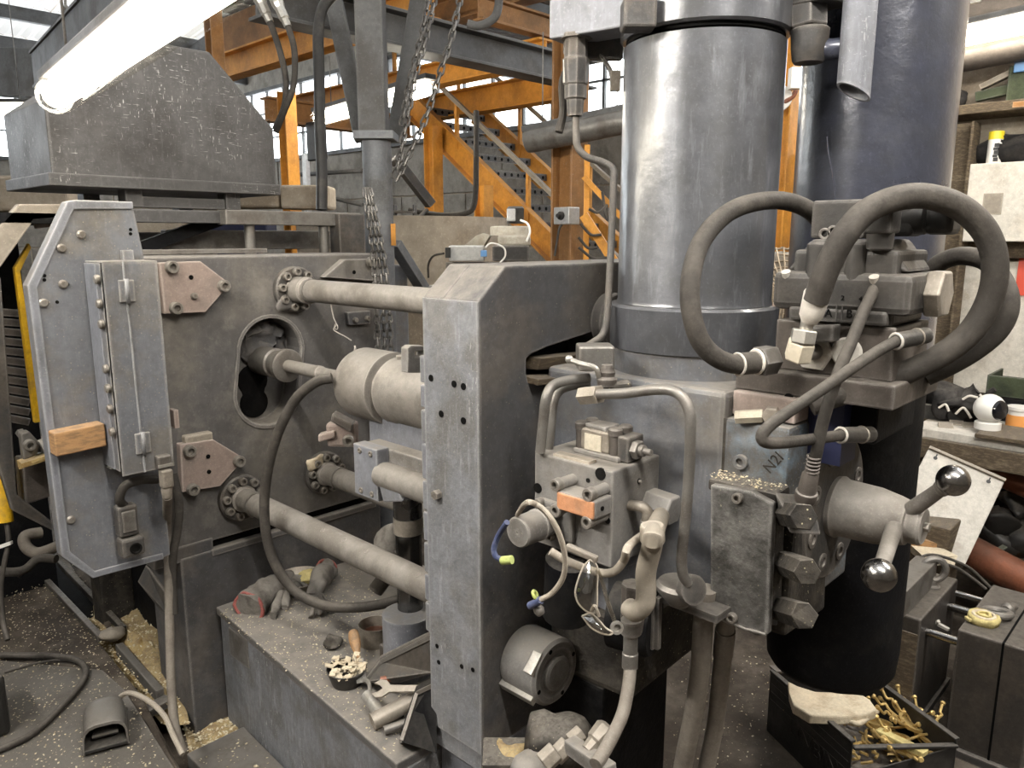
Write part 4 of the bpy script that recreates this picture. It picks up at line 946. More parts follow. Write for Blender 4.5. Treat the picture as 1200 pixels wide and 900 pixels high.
blob([(180,700),(215,700),(215,780),(195,780)], FL, .04, 'greasy', 'chip_heap', 'dark oily dirt behind the hanging cable', 3, 60)
blob([(78,652),(100,640),(140,690),(150,745),(135,752)], -.06, .07, 'floor', 'dirt_bank', 'dark oily dirt bank between floor channel and guard foot', 4, 120)
FK = {}
def flakes(n, pick, size, name, label, m='flakes'):
    mb = MB()
    for _ in range(n):
        p = pick()
        if p is None: continue
        e = size*random.uniform(.4,1.3); a = random.uniform(0,6.28); u = V((math.cos(a),math.sin(a),random.uniform(-.4,.4)))*e; v_ = V((-math.sin(a),math.cos(a),random.uniform(-.4,.4)))*e*random.uniform(.4,.9)
        p = p+V((0,0,e*.35)); o = len(mb.v)
        mb.add([p-u, p-v_, p+u*.8, p+v_, p+V((0,0,e*.3))], [(0,1,4),(1,2,4),(2,3,4),(3,0,4),(3,2,1,0)])
    o = mb.build(name, M[m], kind='stuff'); o['label'] = label; o['category'] = 'chips'; return o
def inpoly(poly, z):
    xs = [q[0] for q in poly]; ys = [q[1] for q in poly]
    def f():
        for _ in range(60):
            x, y = random.uniform(min(xs),max(xs)), random.uniform(min(ys),max(ys)); c = False; j = len(poly)-1
            for i in range(len(poly)):
                if (poly[i][1] > y) != (poly[j][1] > y) and x < (poly[j][0]-poly[i][0])*(y-poly[i][1])/(poly[j][1]-poly[i][1])+poly[i][0]: c = not c
                j = i
            if c: return V((x, y, z))
        return None
    return f
w2 = lambda pts, z: [tuple(P(x,y,Z=z)[:2]) for x, y in pts]
flakes(900, inpoly(w2([(225,905),(212,850),(240,820),(300,840),(345,905),(300,950)], FL), FL+.02), .006, 'loose_chips', 'loose yellow chips on the pit floor beside the pedestal')
flakes(700, inpoly(w2([(100,735),(122,700),(185,710),(210,770),(212,845),(150,800)], -.07), -.055), .006, 'loose_chips', 'loose yellow chips along the floor sheet edge')
flakes(1300, inpoly(w2([(0,690),(60,680),(120,745),(150,800),(200,905),(0,905)], 0), .001), .0042, 'loose_chips', 'pale chips scattered on the raised left floor and sheet')
flakes(1300, inpoly([(1.13,2.6),(1.09,1.5),(1.30,1.5),(1.75,2.6)], ZT), .0038, 'loose_chips', 'pale chips scattered over the top of the base block')
flakes(220, inpoly([(.94,2.4),(.94,1.5),(1.08,1.5),(1.12,2.4)], FL+.10), .005, 'loose_chips', 'pale chips on the step of the base block')
flakes(160, inpoly(w2([(780,905),(800,760),(900,770),(905,905)], FL), FL), .005, 'loose_chips', 'pale chips scattered on the floor behind the twin hoses')
flakes(160, inpoly(w2([(1010,900),(1135,905),(1200,860),(1200,905)], FL), FL), .006, 'loose_chips', 'pale chips on the floor by the black bin')
for i, (x, y, r) in enumerate([(131,744,.05),(55,662,.03),(57,672,.02),(172,712,.015)]):
    tag(MB().ball(P(x,y,Z=.0), r, 12, 8, (1,1,.6)).rough(r*.5, i, 20).build('rubble_lump', M['tan_box']), ['big tan lump of rubble at the corner of the raised floor','pale stone lump at the far end of the floor channel','small pale stone lump beside the floor channel','tiny pale lump in the dirt behind the guard foot'][i], 'lump')
# floor channel rails, guard foot and angle irons in the pit
t = thing('floor_channel', 'dark steel channel with raised edges sunk in the floor at the left', 'channel', P(90,705,Z=-.02))
MB().bar(P(42,668,Z=-.0), P(118,748,Z=-.0), .025, .03).build('edge_rail', M['steel_dark'], t, bevel=.003)
MB().bar(P(70,660,Z=-.0), P(145,738,Z=-.0), .025, .03).build('edge_rail', M['greasy'], t, bevel=.003)
MB().bar(P(52,664,Z=-.10), P(135,745,Z=-.10), .16, .01).build('channel_floor', M['pit'], t)
tag(MB().box(P(138,735,Z=-.1).x-.07, P(138,735,Z=-.1).x+.07, P(138,735,Z=-.1).y-.05, P(138,735,Z=-.1).y+.08, FL, .66).build('door_foot', M['greasy'], bevel=.01), 'dark square foot under the guard door', 'foot')
tag(MB().bar(P(140,760,Z=-.05), P(188,815,Z=-.05), .03, .05).build('angle_iron', M['steel'], bevel=.003), 'short angle iron lying across the chips by the cable', 'angle iron')
tag(MB().bar(P(165,838,Z=-.06), P(198,820,Z=-.06), .05, .03).build('angle_iron', M['steel_dark'], bevel=.003), 'small dark angle iron at the edge of the floor sheet', 'angle iron')
tag(MB().prism([P(161,682,d=3.0), P(171,662,d=3.0), P(198,700,d=2.85), P(197,722,d=2.85), P(190,718,d=2.9)], (.12,.12,0)).build('drip_tray', M['steel_dark'], bevel=.004), 'dark drip tray behind the hanging cable', 'tray')
tag(MB().cyl(P(223,828,Z=-.17), P(223,818,Z=-.1), .022, n=14).build('anchor_bolt', M['steel'], bevel=.003), 'anchor bolt standing beside the pedestal foot', 'bolt')
# ================================================================ injection body
XB_ = 1.43
t = thing('injection_body', 'blue grey cast injection body carrying the large cylinder', 'machine body', (1.65,.95,.88)); ib = t
MB().box(XB_, 1.80, .757, 1.25, .86, 1.335).build('main_casting', M['paint'], t, bevel=.012)
MB().box(XB_+.0, 1.80, .617, .757, .86, 1.283).build('end_casting', M['lightblue'], t, bevel=.008)
part_label(ib.children[-1], 'casting end with pale blue paint under grime')
for q in ((869,541),): 
    c = P(*q, X=XB_); bolt(t, c, (-1,0,0), .016, .010, M['lightblue'])
MB().box(XB_+.004, XB_+.03, .745, .80, .86, 1.28).rough(.004,2,40).build('weld_seam', M['greasy'], t)
for (q, s_) in (((905,545), .03),):
    letters(t, 'scribed_letters', 'N2I', .032, P(902,556,X=XB_-.0006), (0,-math.cos(.95),math.sin(.95)), (0,math.sin(.95),math.cos(.95)), M['greasy'], .0004)
# cover plate proud of the body
t = thing('cover_plate', 'grimy flat cover plate bolted on the end of the injection body', 'cover', (1.40,.68,.87))
cpo = PL([(832,568),(880,576),(905,590),(899,745),(832,722)], X=1.36)
MB().prism(cpo, (.022,0,0)).build('plate', M['cover_grime'], t, bevel=.004)
part_label(MB().prism([p+V((.021,0,0)) for p in PL([(830,572),(903,592),(897,735),(830,715)], X=1.36)], (.055,0,0)).build('box', M['greasy'], t, bevel=.01), 'grimy box behind the plate')
bolt(t, P(866,583,X=1.36), (-1,0,0), .011, .012); bolt(t, P(859,723,X=1.36), (-1,0,0), .011, .012)
MB().tube(PL([(833,716),(850,727),(870,735),(898,744)], X=1.361), .004, 6).rough(.003,1,80).build('weld_bead', M['steel'], t)
# dirt ledge over the cover
tag(MB().box(1.375, 1.44, .61, .76, 1.14, 1.165).rough(.008,6,50).build('chip_ledge', M['greasy'], bevel=.006), 'ledge of caked dirt on top of the grimy cover plate', 'dirt')
flakes(130, inpoly([(1.37,.61),(1.43,.61),(1.43,.76),(1.37,.76)], 1.168), .0032, 'loose_chips', 'pale chips lying on the ledge above the grimy cover plate')
# ---- large cylinder
cc_ = V((1.65,.975,0))
t = thing('large_cylinder', 'large shiny grey pressure cylinder standing on the injection body', 'cylinder', (cc_.x, cc_.y, 1.335))
zr = 1.495; zb = 1.388; zf = 2.085
MB().lathe((cc_.x,cc_.y,zr-.01), EZ, [(0,.181),(.012,.184),(.02,.181),(zf-zr,.181)], 64).build('barrel', M['cylinder_paint'], t)
MB().lathe((cc_.x,cc_.y,zb), EZ, [(0,.185),(.004,.197),(zr-zb-.006,.2),(zr-zb,.196)], 64).build('collar', M['cylinder_paint'], t)
MB().lathe((cc_.x,cc_.y,1.30), EZ, [(0,.188),(.06,.188),(.09,.19)], 64).build('foot', M['paint'], t)
MB().lathe((cc_.x,cc_.y,zb-.02), EZ, [(0,.176),(.025,.176)], 48).build('groove', M['pit'], t)
MB().lathe((cc_.x,cc_.y,zf+.004), EZ, [(0,.184),(.005,.19),(.25,.19)], 64).build('head_flange', M['cylinder_paint'], t)
MB().lathe((cc_.x,cc_.y,zf-.004), EZ, [(0,.176),(.01,.176)], 48).build('seal', M['pit'], t)
# arm on the left of the head
aL, aR = P(655,28,d=1.82), P(735,20,d=1.70)
MB().bar(aL+V((0,0,.0)), V((cc_.x-.12, cc_.y+.02, aL.z)), .09, .085).build('port_block', M['paint_clean'], t, bevel=.004)
MB().obox(P(748,18,d=1.62), (.035*CA,-.035*SA,0), (.03*SA,.03*CA,0), (0,0,.03)).build('pipe_clamp', M['steel_dark'], t, bevel=.006)
MB().cyl(P(672,10,d=1.84), P(672,-40,d=1.84), .022, n=16).build('riser', M['steel'], t)
MB().obox(P(705,55,d=1.83), (.05*CA,-.05*SA,0), (.012*SA,.012*CA,0), (0,0,.03)).build('gusset', M['steel_dark'], t, bevel=.004)
# arm on the right of the head
MB().bar(V((cc_.x+.10,cc_.y-.08,2.165)), P(985,8,d=1.62)+V((0,0,.035)), .10, .05).build('port_block', M['steel_dark'], t, bevel=.004)
# ---- screw valve and thin pipe at the left of the cylinder
vz = [(1.0, .025), ]
t = thing('shut_off_valve', 'dark shut-off valve with worn label hanging under the cylinder port', 'valve', P(674,130,d=1.82))
top = P(674,47,d=1.82); bot = P(674,136,d=1.82); L_ = (top-bot).length
MB().hexa(bot+(top-bot)*.80, top+EZ*.0, .030).build('upper_nut', M['steel_dark'], t)
MB().lathe(bot, EZ, [(0,.018),(L_*.2,.021),(L_*.22,.026),(L_*.38,.026),(L_*.40,.029),(L_*.70,.032),(L_*.72,.028),(L_*.95,.026),(L_*.95,.038),(L_,.038)], 8, True).build('body', M['steel_dark'], t)
MB().obox(bot+(top-bot)*.56+V((-.024*SA-.012,-.024*CA+.012,0)), (.013*CA,-.013*SA,0), (.003*SA,.003*CA,0), (0,0,L_*.14)).build('label_patch', M['white_dirty'], t)
MB().tube(PD([(663,85,1.86),(659,100,1.86),(660,130,1.86),(655,155,1.86)]), .010, 10).build('side_hose', M['rubber'], t)
MB().tube(PD([(700,62,1.83),(709,72,1.82),(716,85,1.8),(718,100,1.8)]), .006, 8).build('lever', M['steel_dark'], t)
MB().obox(P(721,95,d=1.80), (.008,-.008,0), (.006,.006,0), (0,0,.022)).build('lever_tag', M['tin'], t)
tag(MB().tube(PD([(675,132,1.82),(675,155,1.82),(677,172,1.81),(688,184,1.8),(706,190,1.79),(718,198,1.78),(719,215,1.78),(717,270,1.79),(714,330,1.80),(711,372,1.80),(706,392,1.80),(694,402,1.78),(684,408,1.77),(683,415,1.77)]), .0085, 12).build('thin_pipe', M['steel_dark']), 'thin dark pipe running down along the left of the large cylinder', 'pipe')
# ---- fitting at the cylinder foot: round block with needle valve
c = P(697,462,X=1.40)
t = thing('needle_valve', 'dirty round fitting with needle valve and a bright lever at the pipe elbow', 'valve', c)
MB().lathe(P(696,470,X=1.47), EZ, [(0,.034),(.08,.034),(.082,.026),(.10,.026)], 24).build('round_block', M['paint'], t)
MB().obox(P(697,418,d=1.72), (.028,-.028,0), (.024,.024,0), (0,0,.028)).build('cube_fitting', M['steel'], t, bevel=.005)
MB().lathe(P(711,452,d=1.62), EZ, [(0,.02),(.015,.022),(.02,.016),(.03,.018),(.04,.012),(.045,.012)], 16).build('stem', M['manifold_brown'], t)
MB().obox(P(720,454,d=1.62), (.035*CA,-.035*SA,.004), (.015*SA,.015*CA,0), (0,0,.010)).rough(.006,2,60).build('packing', M['greasy'], t, bevel=.006)
MB().tube(PD([(666,421,1.62),(680,426,1.61),(697,431,1.60),(702,441,1.61)]), .0058, 10).build('lever', M['bright'], t)
MB().ball(P(667,421,d=1.62), .009, 12, 8).build('lever_knob', M['bright'], t)
MB().hexa(P(682,464,d=1.585), P(703,462,d=1.545), .020).build('nut', M['tin'], t)
tag(MB().tube(PD([(700,462,1.545),(730,461,1.5),(762,457,1.46),(785,457,1.435),(800,466,1.42),(808,484,1.412),(809,510,1.42),(807,560,1.45),(803,610,1.47),(799,650,1.49),(800,672,1.50),(806,684,1.51)]), .0105, 14, 8).build('bent_pipe', M['steel']), 'bent steel pipe crossing the front of the injection body and going down', 'pipe')
t = thing('pipe_elbow', 'round bush where the bent pipe ends under the body', 'elbow', P(802,683,d=1.52))
MB().lathe(P(806,690,d=1.53), (-.3,-.8,.25), [(0,.03),(.02,.03),(.022,.02),(.022,0)], 20).build('bush', M['steel_dark'], t)
MB().lathe(P(796,692,d=1.56), EZ, [(-.03,.02),(0,.045),(.012,.048),(.02,.042)], 28).build('dish', M['steel'], t)
MB().obox(P(806,702,d=1.62), (0,.09,0), (.04,0,0), (0,0,.008)).build('bracket', M['steel_dark'], t)
# two vertical pipes left of the body
for i, (pts, r, l) in enumerate([
    ([(690,443,1.74),(665,446,1.72),(648,452,1.70),(640,466,1.69),(637,490,1.70),(633,530,1.72)], .0115, 'front one of two thin pipes rising left of the body'),
    ([(690,450,1.78),(668,453,1.76),(655,459,1.75),(649,472,1.745),(646,500,1.75),(643,530,1.77)], .010, 'rear one of two thin pipes rising left of the body')]):
    tag(MB().tube(PD(pts), r, 12).build('riser_pipe', M['steel']), l, 'pipe')
# ================================================================ hydraulic manifold block
MX, MY0, MY1, MZ0, MZ1 = 1.25, .908, 1.128, .958, 1.173
t = thing('manifold_block', 'square tan grey hydraulic manifold block with ports on its faces', 'manifold', (1.34,1.02,MZ0)); mf = t
MB().box(MX, 1.425, MY0, MY1, MZ0, MZ1).build('block', M['manifold'], t, bevel=.004)
MB().box(MX+.03, 1.43, MY0+.03, MY1-.03, MZ0-.12, MZ0).build('bracket', M['paint_clean'], t, bevel=.004)
for q, r in (((703.5,555.5),.0135),((630,572),.012),((689,563),.005),((712,610),.007)):
    hole(t, P(*q, X=MX-.001), (-1,0,0), r)
hole(t, P(749,564,Y=MY0-.001), (0,-1,0), .006)
stud(t, P(749,564,Y=MY0-.001), (0,-1,0), .004)
# solenoid valve on top
t = thing('pilot_valve', 'small dusty pilot valve with a paper label on top of the manifold block', 'valve', V((1.33,1.0,MZ1)))
a, b_ = P(672,527,X=1.30), P(717,535,X=1.30)
MB().box(1.305, 1.375, .935, 1.06, MZ1, MZ1+.012).build('base', M['manifold'], t, bevel=.003)
MB().box(1.31, 1.37, .965, 1.045, MZ1+.012, MZ1+.062).build('body', M['tin'], t, bevel=.006)
MB().box(1.307, 1.311, .985, 1.03, MZ1+.014, MZ1+.05).build('paper_label', M['label_paper'], t)
MB().box(1.315, 1.365, .975, 1.035, MZ1+.06, MZ1+.072).rough(.004,3,60).build('dust_cap', M['manifold'], t, bevel=.004)
for y in (1.05, .957):
    MB().lathe((1.322, y, MZ1), EZ, [(0,.013),(.055,.013),(.056,.016),(.068,.016),(.072,.012)], 14).build('screw_post', M['manifold_brown'], t)
    MB().lathe((1.36, y, MZ1), EZ, [(0,.013),(.055,.013),(.056,.016),(.068,.016),(.072,.012)], 14).build('screw_post', M['manifold_brown'], t)
MB().box(1.312, 1.37, .915, .945, MZ1+.002, MZ1+.058).build('end_cap', M['steel_dark'], t, bevel=.004)
MB().hexa((1.335,.916,MZ1+.03), (1.335,.900,MZ1+.03), .021).build('lock_nut', M['steel'], t)
MB().lathe((1.335,.90,MZ1+.03), (0,-1,0), [(0,.013),(.01,.013),(.011,.008),(.028,.007)], 12).build('adjust_screw', M['steel'], t)
MB().box(MX+.004, MX+.03, .975, 1.075, MZ1, MZ1+.006).build('shim', M['tan_box'], mf)
# orange valve
t = thing('orange_valve', 'small orange faced valve bolted on the left face of the manifold block', 'valve', V((1.22,.98,1.06)))
oy0, oy1 = P(697,590,X=1.19).y, P(652,580,X=1.19).y
oz1, oz0 = P(697,588,X=1.19).z, P(697,611,X=1.19).z
MB().box(1.192, 1.25, oy0, oy1, oz0, oz1).build('body', M['manifold'], t, bevel=.005)
MB().box(1.188, 1.194, oy0+.002, oy1-.002, oz0+.002, oz1-.002).build('face_plate', M['orange_valve'], t, bevel=.003)
for (y, z) in ((oy1+.004, oz1+.010), (oy0+.018, oz1+.010), (oy1+.002, oz0-.004), (oy0+.02, oz0-.008)):
    MB().lathe((1.25,y,z), (-1,0,0), [(0,.0125),(.046,.0125)], 14).build('screw_sleeve', M['manifold'], t)
    bolt(t, V((1.203,y,z)), (-1,0,0), .0145, .016)
hole(t, V((1.215, oy0-.001, (oz0+oz1)/2)), (0,-1,0), .005)
# round solenoid cap
sc0 = P(650,607,X=1.25)
t = thing('solenoid', 'round tan solenoid cap with a flange on the left face of the manifold block', 'solenoid', sc0)
MB().lathe(sc0+V((.0,0,0)), (-1,0,0), [(0,.030),(.028,.030),(.03,.033),(.055,.034),(.057,.036),(.060,.036),(.062,.034),(.118,.034),(.122,.031),(.123,.004),(.121,.003)], 36).build('cap', M['manifold'], t)
part_label(MB().obox(sc0+V((-.006,-.012,0)), (.008,0,0), (0,.05,0), (0,0,.042)).build('flange', M['manifold'], t, bevel=.006), 'square flange')
for q in ((634,588),(641,605),(648,627),(655,600)):
    bolt(t, P(*q, X=1.236), (-1,0,0), .0105, .014)
# cables of the solenoid
tag(MB().tube([V((1.14,sc0.y+.012,sc0.z+.034))]+PD([(616,590,1.26),(628,591,1.26),(643,604,1.25),(655,625,1.26),(662,652,1.28),(660,676,1.30),(648,694,1.32),(635,702,1.33),(628,705,1.34)]), .0048, 10).build('grey_cable', M['tan_box']), 'pale grey cable arching over the solenoid and hanging down', 'cable')
t = thing('blue_cable', 'short blue cable with a greenish tip hanging left of the solenoid', 'cable', P(588,655,d=1.30))
MB().tube(PD([(594,612,1.262),(585,626,1.29),(579,642,1.30),(581,652,1.30),(588,656,1.30)]), .005, 10).build('cable', M['cable_blue'], t)
MB().cyl(P(588,657,d=1.30), P(600,656,d=1.29), .0075, n=14).build('connector_tip', M['tip_green'], t)
t = thing('cable_plug', 'small plug with a greenish ring at the end of the grey cable', 'plug', P(627,704,d=1.34))
MB().cyl(P(621,710,d=1.35), P(634,703,d=1.33), .007, n=12).build('plug', M['cable_blue'], t)
MB().torus(P(627,697,d=1.34), (.3,-.6,.4), .007, .003, 14, 6).build('ring', M['tip_green'], t)
MB().ball(P(632,716,d=1.35), .010, 10, 6).rough(.004,1,60).build('grip', M['steel'], t)
# hex elbow and thick pipe on the right face
hq = P(760,588,Y=MY0)
t = thing('hex_fitting', 'large tan hexagon fitting with thick pipe going down at the manifold block', 'fitting', hq)
MB().hexa(hq, hq+V((0,-.068,-.004)), .035).build('hexagon', M['manifold'], t, bevel=.002)
MB().tube([hq+V((0,-.035,-.02)), P(766,625,d=1.36), P(764,640,d=1.37), P(757,670,d=1.39), P(757,695,d=1.40), P(755,708,d=1.405), P(745,717,d=1.42), P(737,712,d=1.44)], .0185, 16, 7).build('thick_pipe', M['tan_box'], t)
MB().lathe(P(765,636,d=1.368), (-.05,.05,1), [(0,.02),(.004,.022),(.03,.022),(.034,.02)], 20).build('collar', M['tan_box'], t)
eq = P(738,592,Y=MY0)
t = thing('tube_elbow', 'small elbow fitting with thin tube curling under the manifold block', 'fitting', eq)
MB().tube([eq, eq+V((0,-.03,.004)), eq+V((.004,-.042,-.006)), eq+V((.004,-.042,-.03))], .012, 12, 5).build('elbow', M['tin'], t)
MB().hexa(eq+V((.004,-.042,-.025)), eq+V((.004,-.042,-.055)), .0155).build('nut', M['bright'], t)
MB().tube([eq+V((.004,-.042,-.05)), P(737,640,d=1.33), P(731,657,d=1.34), P(719,670,d=1.35), P(703,671,d=1.37), P(680,664,d=1.37), P(660,655,d=1.38), P(645,646,d=1.38)], .0075, 12).build('tube', M['tan_box'], t)
MB().bar(P(664,640,d=1.36), P(700,656,d=1.33), .012, .012).build('strap_rail', M['tin'], t, bevel=.003)
# ================================================================ safety goggles hanging
t = thing('safety_goggles', 'clear plastic safety glasses hanging under the manifold block', 'goggles', P(700,740,d=1.35))
def lens(poly, d, bulge, m='lens_clear'):
    pts = [P(x, y, d=d) for x, y in poly]; c = sum(pts, V((0,0,0)))/len(pts); k = len(pts); n_ = V((-SA,-CA,.1))
    vs = []; fs = []
    for j in range(5):
        q = j/4
        for p in pts: vs.append(c.lerp(p, q)+n_*bulge*(1-q*q))
    for j in range(4): fs += [(j*k+i, (j+1)*k+i, (j+1)*k+(i+1)%k, j*k+(i+1)%k) for i in range(k)]
    return MB().add(vs, fs, True).build('lens', M[m], t)
l1 = [(691,656),(684,664),(678,678),(674,694),(677,706),(684,714),(691,718),(699,716),(700,690),(700,664)]
l2 = [(682,722),(692,719),(702,727),(710,736),(718,741),(714,744),(704,742),(692,735)]
lens(l1, 1.33, .02); lens(l2, 1.34, .012)
for lo, d in ((l1,1.33),(l2,1.34)): MB().tube([P(x,y,d=d) for x, y in lo+lo[:1]], .0016, 6, 3).build('lens_rim', M['tan_box'], t)
MB().tube(PD([(700,668,1.33),(706,684,1.34),(712,705,1.36),(718,722,1.37),(722,733,1.37)]), .004, 8).build('temple', M['lens_clear'], t)
MB().tube(PD([(693,716,1.33),(697,710,1.32),(702,722,1.33)]), .003, 6).build('nose_bridge', M['tan_box'], t)
MB().lathe(P(722,735,d=1.37), (-.5,-.8,.2), [(0,.012),(.006,.012),(.006,.007),(0,.007)], 18).build('hinge_disc', M['bright'], t)
# ================================================================ greasy parts under the manifold
tag(MB().box(1.44, 1.78, .98, 1.24, .52, .715).rough(.02,4,9).build('greasy_block', M['greasy'], bevel=.02), 'greasy square housing caked with dirt under the safety glasses', 'housing')
tag(MB().lathe(P(762,728,d=1.62), (.3,-.9,0), [(-.08,.07),(.0,.075),(.01,.07)], 26).build('round_motor', M['black_paint']), 'black round motor end behind the thick pipe', 'motor')
tag(MB().box(1.44, 1.75, 1.06, 1.24, FL, .52).build('undercarriage', M['black_paint'], bevel=.01), 'dark support under the injection body', 'support')
tag(MB().cyl(P(664,720,d=1.75), P(668,655,d=1.70), .055, n=20).build('dark_post', M['black_paint']), 'dark round post behind the safety glasses', 'post')
tag(MB().box(1.46, 1.5, 1.10, 1.245, .72, .87).build('dark_web', M['black_paint']), 'dark web between body and greasy housing', 'web')
t = thing('curved_hose', 'thin tan hose curving down in front of the greasy housing', 'hose', P(735,770,d=1.5))
MB().tube(PD([(738,742,1.5),(739,770,1.49),(737,800,1.47),(730,835,1.44),(718,862,1.41),(706,884,1.38),(698,896,1.36)]), .0125, 12).build('hose', M['rubber_dusty'], t)
MB().lathe(P(738,782,d=1.485), (0,0,1), [(0,.0155),(.03,.0155),(.032,.014),(.07,.014),(.072,.02),(.10,.02)], 14).build('ferrule', M['steel'], t)
MB().lathe(P(741,740,d=1.50), EZ, [(0,.02),(.03,.024),(.10,.024)], 8, True).build('adapter', M['manifold_brown'], t)
for i in range(3): tag(MB().bar(P(758+i*6,760,d=1.6), P(760+i*6,700,d=1.58), .010, .012, EX).build('thin_conduit', M['steel_dark']), ['left','middle','right'][i]+' of three thin conduits behind the thick pipe', 'conduit')
MBn = MB().lathe(P(655,866,d=1.72), (SA*.3,.1,1), [(-.03,.075),(.0,.075),(.03,.07),(.05,.045),(.055,.02)], 32).rough(.02,7,16); tag(MBn.build('rusty_flange', M['greasy']), 'dirty rounded flange below the tie bar nut', 'flange')
flakes(150, inpoly(w2([(640,850),(680,838),(690,855),(650,872)], .31), .345), .004, 'loose_chips', 'pale chips on the dirty flange under the tie bar nut')
# bottom distributor with fittings
t = thing('distributor', 'tan bar distributor with hexagon fittings at the bottom edge of the picture', 'manifold', P(690,890,d=1.5))
a, b_ = P(668,872,d=1.52), P(716,906,d=1.42)
MB().bar(a, b_, .03, .03).build('bar', M['manifold'], t, bevel=.003)
for (x0,y0,x1,y1,d,r) in ((636,895,652,880,1.5,.022),(650,888,666,872,1.52,.020),(668,870,682,858,1.54,.018)):
    MB().hexa(P(x0,y0,d=d), P(x1,y1,d=d+.01), r).build('fitting', M['tin'], t, bevel=.002)
MB().lathe(P(688,880,d=1.48), P(706,860,d=1.5)-P(688,880,d=1.48), [(0,.013),(.02,.016),(.024,.021),(.055,.024),(.062,.018)], 8, True).build('end_cap', M['tin'], t)
t = thing('chip_block', 'block heaped with chips at the bottom below the front plate', 'block', P(600,890,d=1.75))
MB().obox(P(596,893,d=1.75), (.06*CA,-.06*SA,0), (.05*SA,.05*CA,0), (0,0,.03)).build('block', M['greasy'], t, bevel=.006)
MB().ball(P(600,888,d=1.74), .05, 16, 8, (1,1,.3)).rough(.02,4,30).build('chips', M['shavings'], t)
tag(MB().ball(P(622,898,d=1.66), .045, 14, 8, (1,.8,.7)).rough(.01,4,20).build('dirty_knob', M['manifold']), 'dirty rounded knob beside the chip block at the bottom edge', 'knob')
# twin hoses going to the floor
for i, (pts, r, l) in enumerate([
    ([(828,690,1.60),(824,730,1.63),(820,790,1.69),(812,840,1.75),(800,900,1.82),(796,940,1.86)], .0215, 'left one of the twin pale hoses going down to the floor'),
    ([(852,715,1.63),(848,760,1.68),(844,800,1.72),(838,850,1.79),(827,905,1.85),(822,940,1.89)], .0195, 'right one of the twin pale hoses going down to the floor')]):
    t = thing('twin_hose', l, 'hose', PD(pts)[-1])
    MB().tube(PD(pts), r, 16).build('hose', M['rubber_dusty'], t)
    if i: MB().tube(PD([(850,738,1.655),(847,768,1.687)]), r*1.12, 16, 1).build('ferrule', M['rubber_dusty'], t)
# stubs on the end of the body
t = thing('port_stubs', 'three greasy port stubs on the black end of the injection body', 'ports', P(930,660,d=1.55))
MB().box(1.44, 1.62, .60, .72, .84, 1.12).rough(.012,3,18).build('greasy_core', M['greasy'], t, bevel=.01)
for (x0,y0,x1,y1) in ((908,655,948,672),(905,710,945,722),(912,600,944,606)):
    a = P(x0,y0,Y=.64); b_ = P(x1,y1,Y=.52)
    MB().hexa(a, a+(b_-a)*.95, .026).rough(.004,5,50).build('port_stub', M['greasy'], t)
hq = P(935,602,d=1.47)
MB().obox(hq, (.03,-.018,-.006), (.014,.018,.012), (0,.006,.02)).build('hex_head', M['steel_dark'], t, bevel=.004)
# ================================================================ end flange with star handle
fc = V((1.64, .60, 1.075))
t = thing('end_flange', 'round dark end flange with bolt recesses behind the ball handle', 'flange', fc-V((0,0,.165)))
MB().lathe(fc+V((0,.12,0)), (0,-1,0), [(0,.16),(.10,.165),(.12,.165),(.125,.158),(.125,0)], 40).build('disc', M['steel_dark'], t)
for k in range(8):
    a = 2*math.pi*k/8+.35
    bolt(t, fc+V((math.cos(a)*.125, -.003, math.sin(a)*.125)), (0,-1,0), .02, .006, M['steel_dark'])
hc0 = V((1.64,.597,fc.z)); 
t = thing('ball_handle', 'tan conical hub with two chromed ball handles', 'handle', hc0)
MB().lathe(hc0, (0,-1,0), [(0,.066),(.012,.068),(.02,.063),(.09,.060),(.13,.052),(.15,.046),(.152,.040),(.175,.040),(.18,.036),(.18,0)], 40).build('hub', M['bar_tan'], t)
part_label(MB().hexa(hc0+V((0,-.18,.0)), hc0+V((0,-.19,.0)), .010).build('centre_screw', M['bright'], t), 'small bright screw')
for (bx, by, d, sx_, sy_) in ((1030,674,1.36,1047,630),(1117,563,1.46,1078,595)):
    bc = P(bx, by, d=d); s0 = V((1.64, .47, fc.z))+ (bc-V((1.64,.47,fc.z)))*.15
    MB().lathe(s0, bc-s0, [(0,.017),((bc-s0).length*.9,.0135)], 16).build('spoke', M['bar_tan'], t)
    MB().ball(bc, .030, 28, 18).build('ball', M['chrome'], t)
    MB().lathe(bc+(s0-bc).normalized()*.036, bc-s0, [(0,.016),(.012,.018)], 16).build('ball_collar', M['bar_tan'], t)
# ================================================================ tank on the right
tc = V((1.99,.705,0))
t = thing('tall_tank', 'tall dark glossy blue tank standing at the right of the large cylinder', 'tank', (tc.x,tc.y,.50))
MB().lathe((tc.x,tc.y,1.30), EZ, [(0,.174),(1.4,.174)], 64).build('shell', M['tank_paint'], t)
MB().lathe((tc.x,tc.y,.495), EZ, [(0,.13),(.012,.152),(.03,.163),(.09,.168),(.80,.168),(.806,.174)], 64).build('lower_shell', M['black_paint'], t)
part_label(t.children[-1], 'black lower shell')
MB().tube(PD([(969,160,1.66),(971,180,1.66),(976,205,1.66),(979,235,1.67)]), .0012, 5).build('paint_run', M['tank_paint'], t)
